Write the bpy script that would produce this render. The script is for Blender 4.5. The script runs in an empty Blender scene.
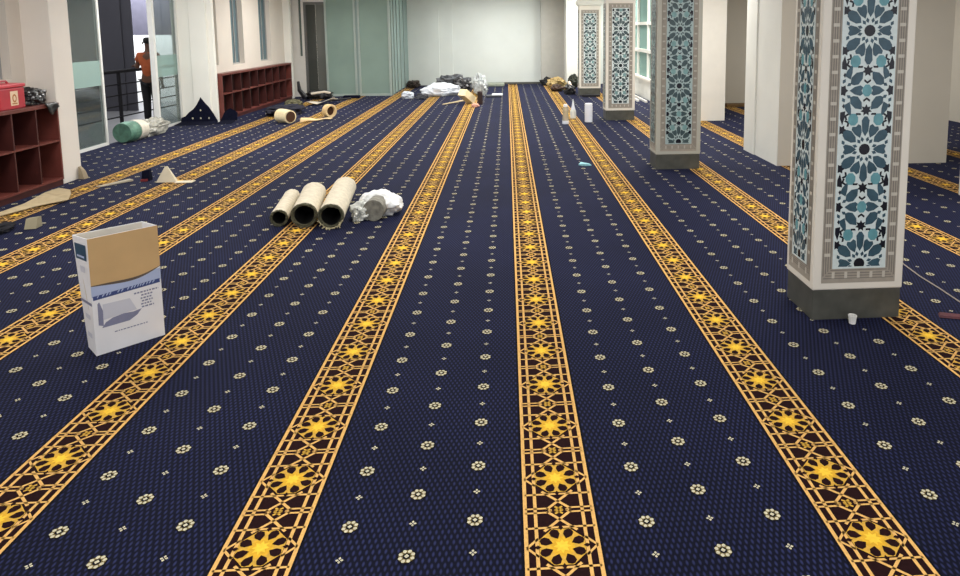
import bpy, bmesh, math, random
from math import sin, cos, pi, radians, hypot, sqrt, atan2
from mathutils import Vector, Matrix, noise

random.seed(7)
scene = bpy.context.scene
COL = scene.collection

# ------------------------------------------------------------------ camera
ROLL, YAW, PITCH = 0.0058885, 0.0668679, 0.1111858
FPX, CX, CY, EYE = 662.656, 551.655, 101.339, 2.0


def cam_axes():
    f = Vector((sin(YAW) * cos(PITCH), cos(YAW) * cos(PITCH), -sin(PITCH)))
    r = Vector((cos(YAW), -sin(YAW), 0))
    d = f.cross(r)
    return cos(ROLL) * r + sin(ROLL) * d, -sin(ROLL) * r + cos(ROLL) * d, f


RT, DN, FW = cam_axes()
cam = bpy.data.cameras.new('camera')
camo = bpy.data.objects.new('camera', cam)
COL.objects.link(camo)
cam.sensor_width = 36.0
cam.sensor_fit = 'HORIZONTAL'
cam.lens = 36.0 * FPX / 960.0
cam.shift_x = (480 - CX) / 960.0
cam.shift_y = (CY - 288) / 960.0
cam.clip_start, cam.clip_end = 0.05, 200
M = Matrix.Identity(4)
for i in range(3):
    M[i][0], M[i][1], M[i][2] = RT[i], -DN[i], -FW[i]
M[2][3] = EYE
camo.matrix_world = M
scene.camera = camo

# ------------------------------------------------------------------ materials
MATS = {}


def lin(c):
    return tuple((x / 255 / 12.92) if x <= 10 else ((x / 255 + 0.055) / 1.055) ** 2.4 for x in c)


def mat(name, rgb, rough=0.6, var=0.12, scale=6.0, metal=0.0, spec=0.4, bump=0.0, sheen=0.0, emit=0.0, detail=4.0):
    """procedural surface: sRGB base colour broken up by object-space noise"""
    if name in MATS:
        return MATS[name]
    m = bpy.data.materials.new(name)
    m.use_nodes = True
    nt = m.node_tree
    b = nt.nodes['Principled BSDF']
    c = lin(rgb)
    tc = nt.nodes.new('ShaderNodeTexCoord')
    nz = nt.nodes.new('ShaderNodeTexNoise')
    nz.inputs['Scale'].default_value = scale
    nz.inputs['Detail'].default_value = detail
    nt.links.new(tc.outputs['Object'], nz.inputs['Vector'])
    rp = nt.nodes.new('ShaderNodeValToRGB')
    rp.color_ramp.elements[0].position = 0.3
    rp.color_ramp.elements[1].position = 0.7
    rp.color_ramp.elements[0].color = tuple(x * (1 - var) for x in c) + (1,)
    rp.color_ramp.elements[1].color = tuple(min(1, x * (1 + var)) for x in c) + (1,)
    nt.links.new(nz.outputs['Fac'], rp.inputs['Fac'])
    nt.links.new(rp.outputs['Color'], b.inputs['Base Color'])
    b.inputs['Roughness'].default_value = rough
    b.inputs['Metallic'].default_value = metal
    b.inputs['Specular IOR Level'].default_value = spec
    if sheen:
        b.inputs['Sheen Weight'].default_value = sheen
        b.inputs['Sheen Roughness'].default_value = 0.5
    if bump:
        bp = nt.nodes.new('ShaderNodeBump')
        bp.inputs['Strength'].default_value = bump
        bp.inputs['Distance'].default_value = 0.01
        nt.links.new(nz.outputs['Fac'], bp.inputs['Height'])
        nt.links.new(bp.outputs['Normal'], b.inputs['Normal'])
    if emit:
        b.inputs['Emission Color'].default_value = c + (1,)
        b.inputs['Emission Strength'].default_value = emit
    MATS[name] = m
    return m


def glass_mat(name, tint, gloss=0.12, body=0.0, body_rgb=(120, 150, 140), rough=0.06):
    if name in MATS:
        return MATS[name]
    m = bpy.data.materials.new(name)
    m.use_nodes = True
    nt = m.node_tree
    nt.nodes.clear()
    out = nt.nodes.new('ShaderNodeOutputMaterial')
    tr = nt.nodes.new('ShaderNodeBsdfTransparent')
    tr.inputs['Color'].default_value = lin(tint) + (1,)
    gl = nt.nodes.new('ShaderNodeBsdfGlossy')
    gl.inputs['Roughness'].default_value = rough
    tc = nt.nodes.new('ShaderNodeTexCoord')
    nz = nt.nodes.new('ShaderNodeTexNoise')
    nz.inputs['Scale'].default_value = 1.3
    nt.links.new(tc.outputs['Object'], nz.inputs['Vector'])
    df = nt.nodes.new('ShaderNodeBsdfDiffuse')
    rp = nt.nodes.new('ShaderNodeValToRGB')
    c = lin(body_rgb)
    rp.color_ramp.elements[0].color = tuple(x * 0.85 for x in c) + (1,)
    rp.color_ramp.elements[1].color = tuple(min(1, x * 1.15) for x in c) + (1,)
    nt.links.new(nz.outputs['Fac'], rp.inputs['Fac'])
    nt.links.new(rp.outputs['Color'], df.inputs['Color'])
    m1 = nt.nodes.new('ShaderNodeMixShader')
    m1.inputs[0].default_value = gloss
    nt.links.new(tr.outputs[0], m1.inputs[1])
    nt.links.new(gl.outputs[0], m1.inputs[2])
    m2 = nt.nodes.new('ShaderNodeMixShader')
    m2.inputs[0].default_value = body
    nt.links.new(m1.outputs[0], m2.inputs[1])
    nt.links.new(df.outputs[0], m2.inputs[2])
    nt.links.new(m2.outputs[0], out.inputs['Surface'])
    MATS[name] = m
    return m


def carpet_mat():
    m = bpy.data.materials.new('navy_carpet')
    m.use_nodes = True
    nt = m.node_tree
    N, L = nt.nodes, nt.links
    b = N['Principled BSDF']
    tc = N.new('ShaderNodeTexCoord')
    sp = N.new('ShaderNodeSeparateXYZ')
    L.new(tc.outputs['Object'], sp.inputs[0])

    def mth(op, a, bb=None):
        n = N.new('ShaderNodeMath')
        n.operation = op
        for i, v in enumerate((a, bb)):
            if v is None:
                continue
            if isinstance(v, (int, float)):
                n.inputs[i].default_value = v
            else:
                L.new(v, n.inputs[i])
        return n.outputs[0]
    x = mth('MULTIPLY', sp.outputs[0], pi / 0.0245)
    y = mth('MULTIPLY', sp.outputs[1], pi / 0.056)
    p = mth('ABSOLUTE', mth('MULTIPLY', mth('SINE', mth('ADD', x, y)), mth('SINE', mth('SUBTRACT', x, y))))
    rp = N.new('ShaderNodeValToRGB')
    rp.color_ramp.elements[0].position = 0.42
    rp.color_ramp.elements[1].position = 0.95
    rp.color_ramp.elements[0].color = lin((10, 12, 29)) + (1,)
    rp.color_ramp.elements[1].color = lin((42, 47, 86)) + (1,)
    L.new(p, rp.inputs['Fac'])
    nz = N.new('ShaderNodeTexNoise')
    nz.inputs['Scale'].default_value = 1.1
    nz.inputs['Detail'].default_value = 6
    L.new(tc.outputs['Object'], nz.inputs['Vector'])
    mx = N.new('ShaderNodeMix')
    mx.data_type = 'RGBA'
    mx.blend_type = 'MULTIPLY'
    mx.inputs[0].default_value = 0.5
    r2 = N.new('ShaderNodeValToRGB')
    r2.color_ramp.elements[0].position = 0.3
    r2.color_ramp.elements[1].position = 0.7
    r2.color_ramp.elements[0].color = (0.6, 0.6, 0.6, 1)
    r2.color_ramp.elements[1].color = (1.25, 1.25, 1.25, 1)
    L.new(nz.outputs['Fac'], r2.inputs['Fac'])
    L.new(rp.outputs['Color'], mx.inputs[6])
    L.new(r2.outputs['Color'], mx.inputs[7])
    L.new(mx.outputs[2], b.inputs['Base Color'])
    b.inputs['Roughness'].default_value = 0.9
    b.inputs['Specular IOR Level'].default_value = 0.12
    b.inputs['Sheen Weight'].default_value = 0.05
    b.inputs['Sheen Roughness'].default_value = 0.4
    b.inputs['Sheen Tint'].default_value = (0.45, 0.5, 1, 1)
    return m


# ------------------------------------------------------------------ mesh helpers
def wloc(o):
    v = Vector((0, 0, 0))
    while o is not None:
        v += o.location
        o = o.parent
    return v


class MB:
    """collects polygons, boxes and tubes in world coordinates"""

    def __init__(s):
        s.v, s.f, s.m = [], [], []

    def poly(s, pts, mi=0):
        k = len(s.v)
        s.v += [tuple(p) for p in pts]
        s.f.append(tuple(range(k, k + len(pts))))
        s.m.append(mi)

    def box(s, x0, x1, y0, y1, z0, z1, mi=0, T=None):
        P = [(x, y, z) for z in (z0, z1) for y in (y0, y1) for x in (x0, x1)]
        if T is not None:
            P = [tuple(T @ Vector(p)) for p in P]
        k = len(s.v)
        s.v += P
        for q in ((0, 2, 3, 1), (4, 5, 7, 6), (0, 1, 5, 4), (2, 6, 7, 3), (0, 4, 6, 2), (1, 3, 7, 5)):
            s.f.append(tuple(k + i for i in q))
            s.m.append(mi)

    def rings(s, rings, mi=0, cap0=True, cap1=True):
        n = len(rings[0])
        k = len(s.v)
        for r in rings:
            s.v += [tuple(p) for p in r]
        for i in range(len(rings) - 1):
            for j in range(n):
                a, b_ = k + i * n + j, k + i * n + (j + 1) % n
                s.f.append((a, b_, b_ + n, a + n))
                s.m.append(mi)
        if cap0:
            s.f.append(tuple(k + j for j in reversed(range(n))))
            s.m.append(mi)
        if cap1:
            s.f.append(tuple(k + (len(rings) - 1) * n + j for j in range(n)))
            s.m.append(mi)

    def tube(s, pts, r, seg=10, mi=0, cap=True):
        pts = [Vector(p) for p in pts]
        rs = r if isinstance(r, (list, tuple)) else [r] * len(pts)
        rings = []
        for i, p in enumerate(pts):
            t = (pts[min(i + 1, len(pts) - 1)] - pts[max(i - 1, 0)]).normalized()
            a = t.cross(Vector((0, 0, 1)))
            if a.length < 1e-3:
                a = t.cross(Vector((0, 1, 0)))
            a.normalize()
            b_ = a.cross(t)
            rings.append([p + rs[i] * (cos(2 * pi * j / seg) * a + sin(2 * pi * j / seg) * b_) for j in range(seg)])
        s.rings(rings, mi, cap, cap)

    def lathe(s, c, prof, seg=20, mi=0):
        s.rings([[(c[0] + r * cos(2 * pi * j / seg), c[1] + r * sin(2 * pi * j / seg), c[2] + z) for j in range(seg)] for r, z in prof], mi)

    def build(s, name, mats, parent=None, smooth=False, bevel=0.0, weld=False):
        o_ = wloc(parent) if parent is not None else Vector((0, 0, 0))
        me = bpy.data.meshes.new(name)
        me.from_pydata([tuple(Vector(p) - o_) for p in s.v], [], s.f)
        if not isinstance(mats, (list, tuple)):
            mats = [mats]
        for m in mats:
            me.materials.append(m)
        me.polygons.foreach_set('material_index', s.m)
        me.update()
        if weld:
            bm = bmesh.new()
            bm.from_mesh(me)
            bmesh.ops.remove_doubles(bm, verts=bm.verts, dist=1e-5)
            bmesh.ops.recalc_face_normals(bm, faces=bm.faces)
            bm.to_mesh(me)
            bm.free()
        if smooth:
            me.polygons.foreach_set('use_smooth', [True] * len(me.polygons))
        o = bpy.data.objects.new(name, me)
        COL.objects.link(o)
        o.parent = parent
        if bevel:
            bv = o.modifiers.new('bevel', 'BEVEL')
            bv.width = bevel
            bv.segments = 2
            bv.limit_method = 'ANGLE'
        return o


def tag(o, label, cat, group=None, kind=None):
    o['label'] = label
    o['category'] = cat
    if group:
        o['group'] = group
    if kind:
        o['kind'] = kind
    return o


def thing(name, label, cat, loc, group=None):
    o = bpy.data.objects.new(name, None)
    COL.objects.link(o)
    o.location = loc
    o.empty_display_size = 0.1
    return tag(o, label, cat, group)


def struct(o):
    o['kind'] = 'structure'
    return o


def copy_tree(o, parent=None):
    c = o.copy()
    COL.objects.link(c)
    c.parent = parent
    for ch in list(o.children):
        copy_tree(ch, c)
    return c


def clip_rect(pts, x0, x1, y0, y1):
    for ax, lim, sg in ((0, x0, 1), (0, x1, -1), (1, y0, 1), (1, y1, -1)):
        out = []
        for i in range(len(pts)):
            a, b_ = pts[i], pts[(i + 1) % len(pts)]
            da, db = sg * (a[ax] - lim), sg * (b_[ax] - lim)
            if da >= 0:
                out.append(a)
            if da * db < 0:
                t = da / (da - db)
                out.append((a[0] + t * (b_[0] - a[0]), a[1] + t * (b_[1] - a[1])))
        pts = out
        if len(pts) < 3:
            return []
    return pts


def crumple(name, m, c, size, parent=None, amp=0.35, freq=2.2, seed=0, sub=4, smooth=False, rotz=0.0, flat=True):
    """lumpy crumpled mass resting on the floor"""
    bm = bmesh.new()
    bmesh.ops.create_icosphere(bm, subdivisions=sub, radius=1.0)
    off = Vector((seed * 3.7, seed * 1.3, seed * 7.1))
    R = Matrix.Rotation(rotz, 3, 'Z')
    for v in bm.verts:
        n = v.co.normalized()
        d = noise.fractal(n * freq + off, 0.8, 2.0, 4)
        rg = abs(noise.noise(n * freq * 2.3 + off))
        p = n * (1 + amp * d - amp * 0.6 * rg)
        p = R @ Vector((p.x * size[0], p.y * size[1], p.z * size[2]))
        z = p.z + size[2] * 0.75
        if flat and z < 0.0:
            z = 0.0
        v.co = Vector((p.x, p.y, z))
    zm = min(v.co.z for v in bm.verts)
    o_ = wloc(parent) if parent is not None else Vector((0, 0, 0))
    for v in bm.verts:
        v.co.z -= zm
        v.co += Vector(c) - o_
    me = bpy.data.meshes.new(name)
    bm.to_mesh(me)
    bm.free()
    me.materials.append(m)
    if smooth:
        me.polygons.foreach_set('use_smooth', [True] * len(me.polygons))
    o = bpy.data.objects.new(name, me)
    COL.objects.link(o)
    o.parent = parent
    return o


def sheet(name, m, fn, nu, nv, th=0.004, parent=None, smooth=True):
    """curved thin sheet from fn(u,v) -> point"""
    mb = MB()
    n = nv + 1
    for i in range(nu + 1):
        for j in range(nv + 1):
            mb.v.append(tuple(fn(i / nu, j / nv)))
    for i in range(nu):
        for j in range(nv):
            mb.f.append((i * n + j, (i + 1) * n + j, (i + 1) * n + j + 1, i * n + j + 1))
            mb.m.append(0)
    o = mb.build(name, m, parent, smooth)
    so = o.modifiers.new('thickness', 'SOLIDIFY')
    so.thickness = th
    so.offset = 1
    return o


# palette
WHITE = mat('white_paint', (226, 225, 217), 0.55, 0.03, 2.0, bump=0.02)
WALLW = mat('warm_white_wall', (214, 205, 194), 0.7, 0.03, 1.5)
BACKW = mat('grey_white_wall', (205, 210, 206), 0.7, 0.03, 1.5)
BEIGEW = mat('beige_wall', (196, 189, 175), 0.75, 0.03, 1.2)
CEIL = mat('ceiling_white', (225, 225, 220), 0.8, 0.02, 1.0)
BASE = mat('dark_stone', (78, 78, 72), 0.35, 0.2, 9.0)
WOOD = mat('red_brown_wood', (108, 56, 49), 0.4, 0.2, 5.0)
WOODM = mat('mid_red_wood', (70, 33, 30), 0.45, 0.2, 5.0)
WOODD = mat('dark_red_wood', (36, 16, 15), 0.5, 0.2, 5.0)
NAVYF = mat('navy_carpet_piece', (17, 19, 36), 0.95, 0.25, 30.0, spec=0.1)
GOLD = mat('gold_yarn', (208, 162, 62), 0.9, 0.16, 60.0, spec=0.1, sheen=0.1)
AMBER = mat('amber_yarn', (218, 168, 42), 0.9, 0.14, 60.0, spec=0.1, sheen=0.1)
YELLOW = mat('yellow_yarn', (242, 198, 64), 0.9, 0.10, 60.0, spec=0.1)
PEACH = mat('peach_yarn', (222, 174, 100), 0.9, 0.12, 60.0, spec=0.1, sheen=0.1)
MAROON = mat('maroon_black_yarn', (34, 14, 16), 0.95, 0.25, 60.0, spec=0.1)
CREAM = mat('cream_yarn', (200, 194, 168), 0.9, 0.2, 90.0, spec=0.1)
BRONZE = mat('bronze_yarn', (116, 102, 62), 0.9, 0.2, 90.0, spec=0.1)
INK = mat('black_yarn', (13, 13, 24), 0.95, 0.2, 90.0, spec=0.1)
CARPET = carpet_mat()

# ------------------------------------------------------------------ floor with its carpet pattern
STR = [-5.36, -4.355, -3.26, -2.115, -0.977, 0.19, 1.405, 2.70, 4.06, 5.50, 6.95]
Y0, Y1 = 0.7, 23.55
PER = 0.392
fl = MB()
fl.poly([(-7.02, -2.5, 0), (9.5, -2.5, 0), (9.5, 23.6, 0), (-7.02, 23.6, 0)], 0)
Z1, Z2, Z3, Z4 = 0.0012, 0.002, 0.0028, 0.0036


def ln(mb, T, a, b_, w, z, mi):
    ax, ay = a
    bx, by = b_
    L = hypot(bx - ax, by - ay)
    nx, ny = -(by - ay) / L * w / 2, (bx - ax) / L * w / 2
    mb.poly([T(ax + nx, ay + ny, z), T(ax - nx, ay - ny, z), T(bx - nx, by - ny, z), T(bx + nx, by + ny, z)], mi)


def ngon(n, r, ph=0.0, sx=1.0, sy=1.0):
    return [(r * sx * cos(ph + 2 * pi * k / n), r * sy * sin(ph + 2 * pi * k / n)) for k in range(n)]


def star(n, r1, r2, ph=0.0):
    return [((r1 if k % 2 == 0 else r2) * cos(ph + pi * k / n), (r1 if k % 2 == 0 else r2) * sin(ph + pi * k / n)) for k in range(2 * n)]


# material slots: 0 carpet 1 maroon 2 peach 3 gold 4 amber 5 yellow 6 cream 7 bronze 8 ink
def motif(cx, cy):
    T = lambda u, v, z: (cx + u, cy + v, z)
    H = PER / 2
    P = lambda pts, z, mi: fl.poly([T(u, v, z) for u, v in pts], mi)
    for s in (-1, 1):
        ln(fl, T, (s * 0.098, -H), (s * 0.098, H), 0.014, Z2, 2)
        ln(fl, T, (-0.14, s * 0.100), (0.14, s * 0.100), 0.010, Z2, 2)
        ln(fl, T, (-0.14, s * 0.184), (-0.046, s * 0.184), 0.009, Z2, 2)
        ln(fl, T, (0.046, s * 0.184), (0.14, s * 0.184), 0.009, Z2, 2)
        for q in (-1, 1):
            ln(fl, T, (q * 0.066, s * 0.082), (-q * 0.05, s * 0.19), 0.012, Z2, 2)
            ln(fl, T, (q * 0.05, s * 0.186), (q * 0.03, s * H), 0.010, Z2, 2)
            ln(fl, T, (q * 0.092, s * 0.046), (q * 0.138, 0), 0.010, Z2, 2)
        ln(fl, T, (-0.016, s * 0.176), (0.016, s * H), 0.009, Z2, 3)
        ln(fl, T, (0.016, s * 0.176), (-0.016, s * H), 0.009, Z2, 3)
    P(ngon(8, 0.097, pi / 8), Z3, 3)
    P(ngon(8, 0.05, 0), Z3 + 0.0003, 4)
    for k in range(8):
        a = pi / 8 + k * pi / 4
        ca, sa = cos(a), sin(a)
        pet = [(-0.028, 0), (-0.006, 0.0185), (0.014, 0.019), (0.025, 0.006), (0.025, -0.006), (0.014, -0.019), (-0.006, -0.0185)]
        P([(ca * (0.068 + x) - sa * y, sa * (0.068 + x) + ca * y) for x, y in pet], Z4, 1)
    for k in range(4):
        a = k * pi / 2
        ca, sa = cos(a), sin(a)
        P([(ca * (0.096 + x) - sa * y, sa * (0.096 + x) + ca * y) for x, y in ((-0.014, 0), (0, 0.01), (0.016, 0), (0, -0.01))], Z4, 1)
    P(star(8, 0.036, 0.02), Z4, 5)


for cx in STR:
    fl.poly([(cx - 0.158, Y0, Z1 - 0.0006), (cx + 0.158, Y0, Z1 - 0.0006), (cx + 0.158, Y1, Z1 - 0.0006), (cx - 0.158, Y1, Z1 - 0.0006)], 8)
    fl.poly([(cx - 0.148, Y0, Z1), (cx + 0.148, Y0, Z1), (cx + 0.148, Y1, Z1), (cx - 0.148, Y1, Z1)], 1)
    for s in (-1, 1):
        ln(fl, lambda u, v, z: (u, v, z), (cx + s * 0.14, Y0), (cx + s * 0.14, Y1), 0.016, Z2, 2)
    ph = {1.405: 2.30, -0.977: 2.43, 0.19: 2.352}.get(cx, 2.352 + random.uniform(-0.1, 0.1))
    y = ph - PER * 4
    while y < Y1 - PER / 2:
        if y - PER / 2 > Y0:
            motif(cx, y)
        y += PER


def medallion(x, y):
    T = lambda pts, z, mi: fl.poly([(x + u, y + v, z) for u, v in pts], mi)
    T(ngon(10, 0.0365), Z1, 8)
    if y < 11:
        T(ngon(10, 0.0315), Z2, 7)
        T(ngon(8, 0.0155), Z3, 8)
        for k in range(8):
            a = pi / 8 + k * pi / 4
            ca, sa = cos(a), sin(a)
            T([(ca * (0.0235 + u) - sa * v, sa * (0.0235 + u) + ca * v) for u, v in ((-0.007, 0), (-0.001, 0.0078), (0.007, 0.0055), (0.010, 0), (0.007, -0.0055), (-0.001, -0.0078))], Z3, 6)
        T(ngon(4, 0.010), Z4, 6)
    else:
        T(ngon(8, 0.0245), Z2, 6)


def dot(x, y):
    for a in range(4):
        ca, sa = cos(a * pi / 2), sin(a * pi / 2)
        fl.poly([(x + ca * (0.009 + u) - sa * v, y + sa * (0.009 + u) + ca * v, Z2) for u, v in ((-0.007, 0), (0, 0.0055), (0.007, 0), (0, -0.0055))], 6)


cols = []
for i in range(len(STR) - 1):
    mid = (STR[i] + STR[i + 1]) / 2
    st = 0.256 * (STR[i + 1] - STR[i]) / 1.19
    ph = [2.5, 2.44, 2.58, 2.575, 2.516, 2.456, 2.52, 2.41, 2.6, 2.47][i]
    mid += [0, 0, 0, -0.03, -0.018, 0, 0, 0, 0, 0][i]
    for k in (-1, 0, 1):
        cols.append((mid + 0.005 + k * st, ph + (0.169 if k == 0 else 0)))
for k in range(5):
    cols.append((-5.72 - 0.25 * k, 2.5 + 0.169 * (k % 2)))
for k in range(7):
    cols.append((7.3 + 0.25 * k, 2.45 + 0.169 * (k % 2)))
for x, ph in cols:
    y = ph - 0.338 * 6
    while y < Y1 - 0.05:
        if y > Y0:
            medallion(x, y)
            if y < 15:
                dot(x, y + 0.169)
        y += 0.338
floor = struct(fl.build('floor', [CARPET, MAROON, PEACH, GOLD, AMBER, YELLOW, CREAM, BRONZE, INK]))
sub_ = MB()
sub_.box(-16, -7.02, 2, 30, -0.12, -0.004)
struct(sub_.build('floor_outside', mat('outside_tile', (120, 120, 122), 0.5, 0.1, 3.0)))

# ------------------------------------------------------------------ ceiling and walls
cb = MB()
cb.box(-7.2, 9.6, -2.5, 23.8, 3.3, 3.4)
struct(cb.build('ceiling', CEIL))

GLW = glass_mat('window_glass', (170, 190, 195), 0.10, 0.55, (122, 142, 148))
w = MB()


def wall_with_windows(mb, X, ya, yb, wins, ztop=3.3, depth=0.22, mi=0):
    """wall facing +X at X with slit windows (y0,y1,z0,z1)"""
    cur = ya
    for (a, b_, z0, z1) in wins:
        mb.box(X - depth, X, cur, a, 0, ztop, mi)
        mb.box(X - depth, X, a, b_, 0, z0, mi)
        mb.box(X - depth, X, a, b_, z1, ztop, mi)
        cur = b_
    mb.box(X - depth, X, cur, yb, 0, ztop, mi)


WINA = [(7.30, 7.85, 1.4, 3.1), (8.12, 8.66, 1.4, 3.1)]
wall_with_windows(w, -6.15, 0.5, 8.9, WINA)
WINB = [(14.86, 15.1, 1.22, 3.1), (15.86, 16.56, 1.18, 3.1), (17.62, 18.43, 1.17, 3.1)]
wall_with_windows(w, -6.35, 14.75, 19.47, WINB)
WINC = [(19.0, 19.0, 1.2, 3.1)]
w.box(-6.57, -6.35, 19.47, 23.8, 0, 3.3)
wl = struct(w.build('wall_left', WALLW))
for i, (X, wins) in enumerate(((-6.15, WINA), (-6.35, WINB))):
    for j, (a, b_, z0, z1) in enumerate(wins):
        fr = MB()
        for yy in (a, b_ - 0.03):
            fr.box(X - 0.17, X - 0.11, yy, yy + 0.03, z0, z1)
        fr.box(X - 0.17, X - 0.11, a + 0.03, b_ - 0.03, z0, z0 + 0.03)
        fr.box(X - 0.17, X - 0.11, a + 0.03, b_ - 0.03, z1 - 0.03, z1)
        wo = struct(fr.build('window_%d' % (i * 2 + j + 1), mat('grey_frame', (150, 150, 148), 0.4, 0.05)))
        g = MB()
        g.box(X - 0.145, X - 0.135, a + 0.03, b_ - 0.03, z0 + 0.03, z1 - 0.03)
        if b_ - a > 0.3:
            g.build('window_glass', GLW, wo)
            mu = MB()
            mu.box(X - 0.16, X - 0.12, (a + b_) / 2 + 0.1, (a + b_) / 2 + 0.13, z0 + 0.03, z1 - 0.03)
            mu.build('mullion', mat('grey_frame', (150, 150, 148)), wo)
        else:
            g.build('window_glass', GLW, wo)

# white pilasters along the left side
PILW = mat('bright_pilaster', (244, 242, 233), 0.5, 0.02, 2.0)
COLW = mat('column_white', (228, 221, 212), 0.6, 0.03, 2.0)
for i, (x0, x1, y0, y1, m) in enumerate(((-6.4, -5.80, 8.9, 9.28, COLW), (-7.1, -6.25, 14.65, 14.75, PILW), (-6.72, -6.36, 14.61, 14.65, PILW), (-6.6, -6.16, 19.47, 19.62, WHITE))):
    mb = MB()
    mb.box(x0, x1, y0, y1, 0, 3.3)
    struct(mb.build('trim_%d' % (i + 1), m, bevel=0.008))

# glazed shopfront recessed behind the left pilasters (X = -7)
GL = glass_mat('shopfront_glass', (205, 212, 210), 0.10, 0.06, (150, 160, 155))
FROST = glass_mat('frosted_band', (190, 215, 210), 0.05, 0.62, (168, 192, 186))
ALU = mat('white_aluminium', (216, 216, 212), 0.4, 0.04)
sf = MB()
for ya, yb in ((9.28, 11.95), (13.68, 14.64)):
    sf.box(-7.03, -6.97, ya, ya + 0.05, 0.0, 3.1)
    sf.box(-7.03, -6.97, yb - 0.05, yb, 0.0, 3.1)
    sf.box(-7.03, -6.97, ya + 0.05, yb - 0.05, 0.0, 0.05)
sf.box(-7.03, -6.97, 9.28, 14.64, 3.1, 3.3)
sf.box(-7.03, -6.94, 13.60, 13.68, 0.0, 3.1)
dw = struct(sf.build('door_1', ALU))
for ya, yb in ((9.33, 11.9), (13.73, 14.59)):
    g = MB()
    g.box(-7.006, -6.994, ya, yb, 0.05, 1.05)
    g.box(-7.006, -6.994, ya, yb, 1.48, 3.1)
    g.build('glass_pane', GL, dw)
    g = MB()
    g.box(-7.006, -6.994, ya, yb, 1.05, 1.48)
    g.build('frosted_band', FROST, dw)

# what stands outside the glazed front
ow = MB()
ow.box(-13.2, -13.0, 4, 30, -0.1, 4.5)
struct(ow.build('wall_outside', mat('outside_grey', (120, 122, 120), 0.8, 0.25, 0.8)))
ow = MB()
ow.box(-10.9, -9.42, 17.0, 17.12, -0.004, 4.5)
ow.box(-9.42, -9.20, 17.04, 17.10, -0.004, 4.5)
struct(ow.build('wall_dark', mat('charcoal_cladding', (62, 61, 68), 0.6, 0.1, 1.5)))
ow = MB()
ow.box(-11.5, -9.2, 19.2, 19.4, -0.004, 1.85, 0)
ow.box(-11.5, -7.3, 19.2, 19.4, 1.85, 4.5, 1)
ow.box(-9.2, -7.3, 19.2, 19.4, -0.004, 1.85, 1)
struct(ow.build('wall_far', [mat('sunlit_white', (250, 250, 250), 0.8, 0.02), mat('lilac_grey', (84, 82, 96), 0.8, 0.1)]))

rail = thing('railing', 'dark metal railing with horizontal bars outside the open glass door', 'railing', (-7.86, 14.6, 0))
RAILM = mat('dark_rail', (30, 29, 32), 0.8, 0.1, spec=0.1)
for z, r in ((1.16, 0.035), (0.90, 0.014), (0.68, 0.014), (0.46, 0.014), (0.24, 0.014)):
    mb = MB()
    mb.tube([(-7.95, 12.0, z), (-7.86, 14.6, z), (-7.78, 16.9, z)], r, 8)
    mb.build('handrail' if z > 1 else 'rail_bar', RAILM, rail)
for y in (12.0, 14.0, 16.9):
    mb = MB()
    xx = -7.95 + (y - 12) * 0.035
    mb.box(xx - 0.025, xx + 0.025, y - 0.025, y + 0.025, -0.004, 1.16)
    mb.build('post', RAILM, rail)

# ------------------------------------------------------------------ glass room at back left
pr = MB()
pr.box(-6.35, -5.93, 20.0, 20.1, 0, 1.2)
pr.box(-6.35, -6.07, 20.0, 20.1, 1.2, 3.3)
pr.box(-6.0, -5.93, 20.0, 20.1, 1.2, 3.3)
pr.box(-5.93, -5.27, 20.0, 20.1, 2.78, 3.3)
struct(pr.build('wall_partition', mat('partition_white', (205, 202, 196), 0.7, 0.03)))
d2 = MB()
d2.box(-5.93, -5.86, 20.0, 20.1, 0, 2.78)
d2.box(-5.86, -5.33, 20.0, 20.1, 2.70, 2.78)
door2 = struct(d2.build('door_2', mat('dim_frame', (96, 96, 94), 0.5, 0.06)))
g = MB()
g.box(-5.86, -5.60, 20.04, 20.06, 0.0, 2.7)
g.build('dark_glass', glass_mat('dark_glass', (90, 95, 92), 0.08, 0.75, (78, 80, 76)), door2)
g = MB()
g.box(-5.60, -5.33, 20.07, 20.09, 0.0, 2.7)
g.build('sliding_glass', glass_mat('dim_glass', (110, 115, 112), 0.08, 0.75, (116, 118, 113)), door2)
g = MB()
g.box(-6.07, -6.0, 20.05, 20.06, 1.2, 3.3)
g.build('slit_glass', glass_mat('slit_glass', (110, 130, 125), 0.1, 0.7, (108, 122, 116)), door2)

GREEN = glass_mat('green_frosted', (150, 170, 160), 0.10, 0.80, (146, 168, 158), 0.5)
GREEN2 = glass_mat('green_frosted_side', (160, 175, 170), 0.08, 0.8, (152, 170, 166), 0.5)
FRG = mat('pale_green_frame', (160, 172, 166), 0.4, 0.05)
pt = MB()
for x in (-5.33, -4.50, -4.38, -3.50):
    pt.box(x, x + 0.055, 19.97, 20.04, 0, 3.3)
for xa, xb in ((-5.275, -4.50), (-4.325, -3.50)):
    pt.box(xa, xb, 19.98, 20.03, 0.0, 0.07)
    pt.box(xa, xb, 19.98, 20.03, 2.86, 2.94)
win = struct(pt.build('window_6', FRG))
for xa, xb in ((-5.275, -4.50), (-4.325, -3.50)):
    g = MB()
    g.box(xa, xb, 20.0, 20.012, 0.07, 2.86)
    g.box(xa, xb, 20.0, 20.012, 2.94, 3.3)
    g.build('frosted_glass', GREEN, win)
g = MB()
g.box(-4.445, -4.38, 20.0, 20.012, 0.0, 3.3)
g.build('gap_glass', GREEN2, win)
fo = MB()
ys = [20.1, 20.55, 21.1, 21.75, 22.5, 23.5]
for y in ys:
    fo.box(-3.475, -3.415, y - 0.03, y + 0.03, 0, 3.3)
fold = struct(fo.build('window_7', mat('grey_green_frame', (128, 142, 136), 0.4, 0.05)))
for a, b_ in zip(ys, ys[1:]):
    g = MB()
    g.box(-3.452, -3.438, a + 0.03, b_ - 0.03, 0.03, 3.3)
    g.build('folding_glass', GREEN2, fold)

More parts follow.
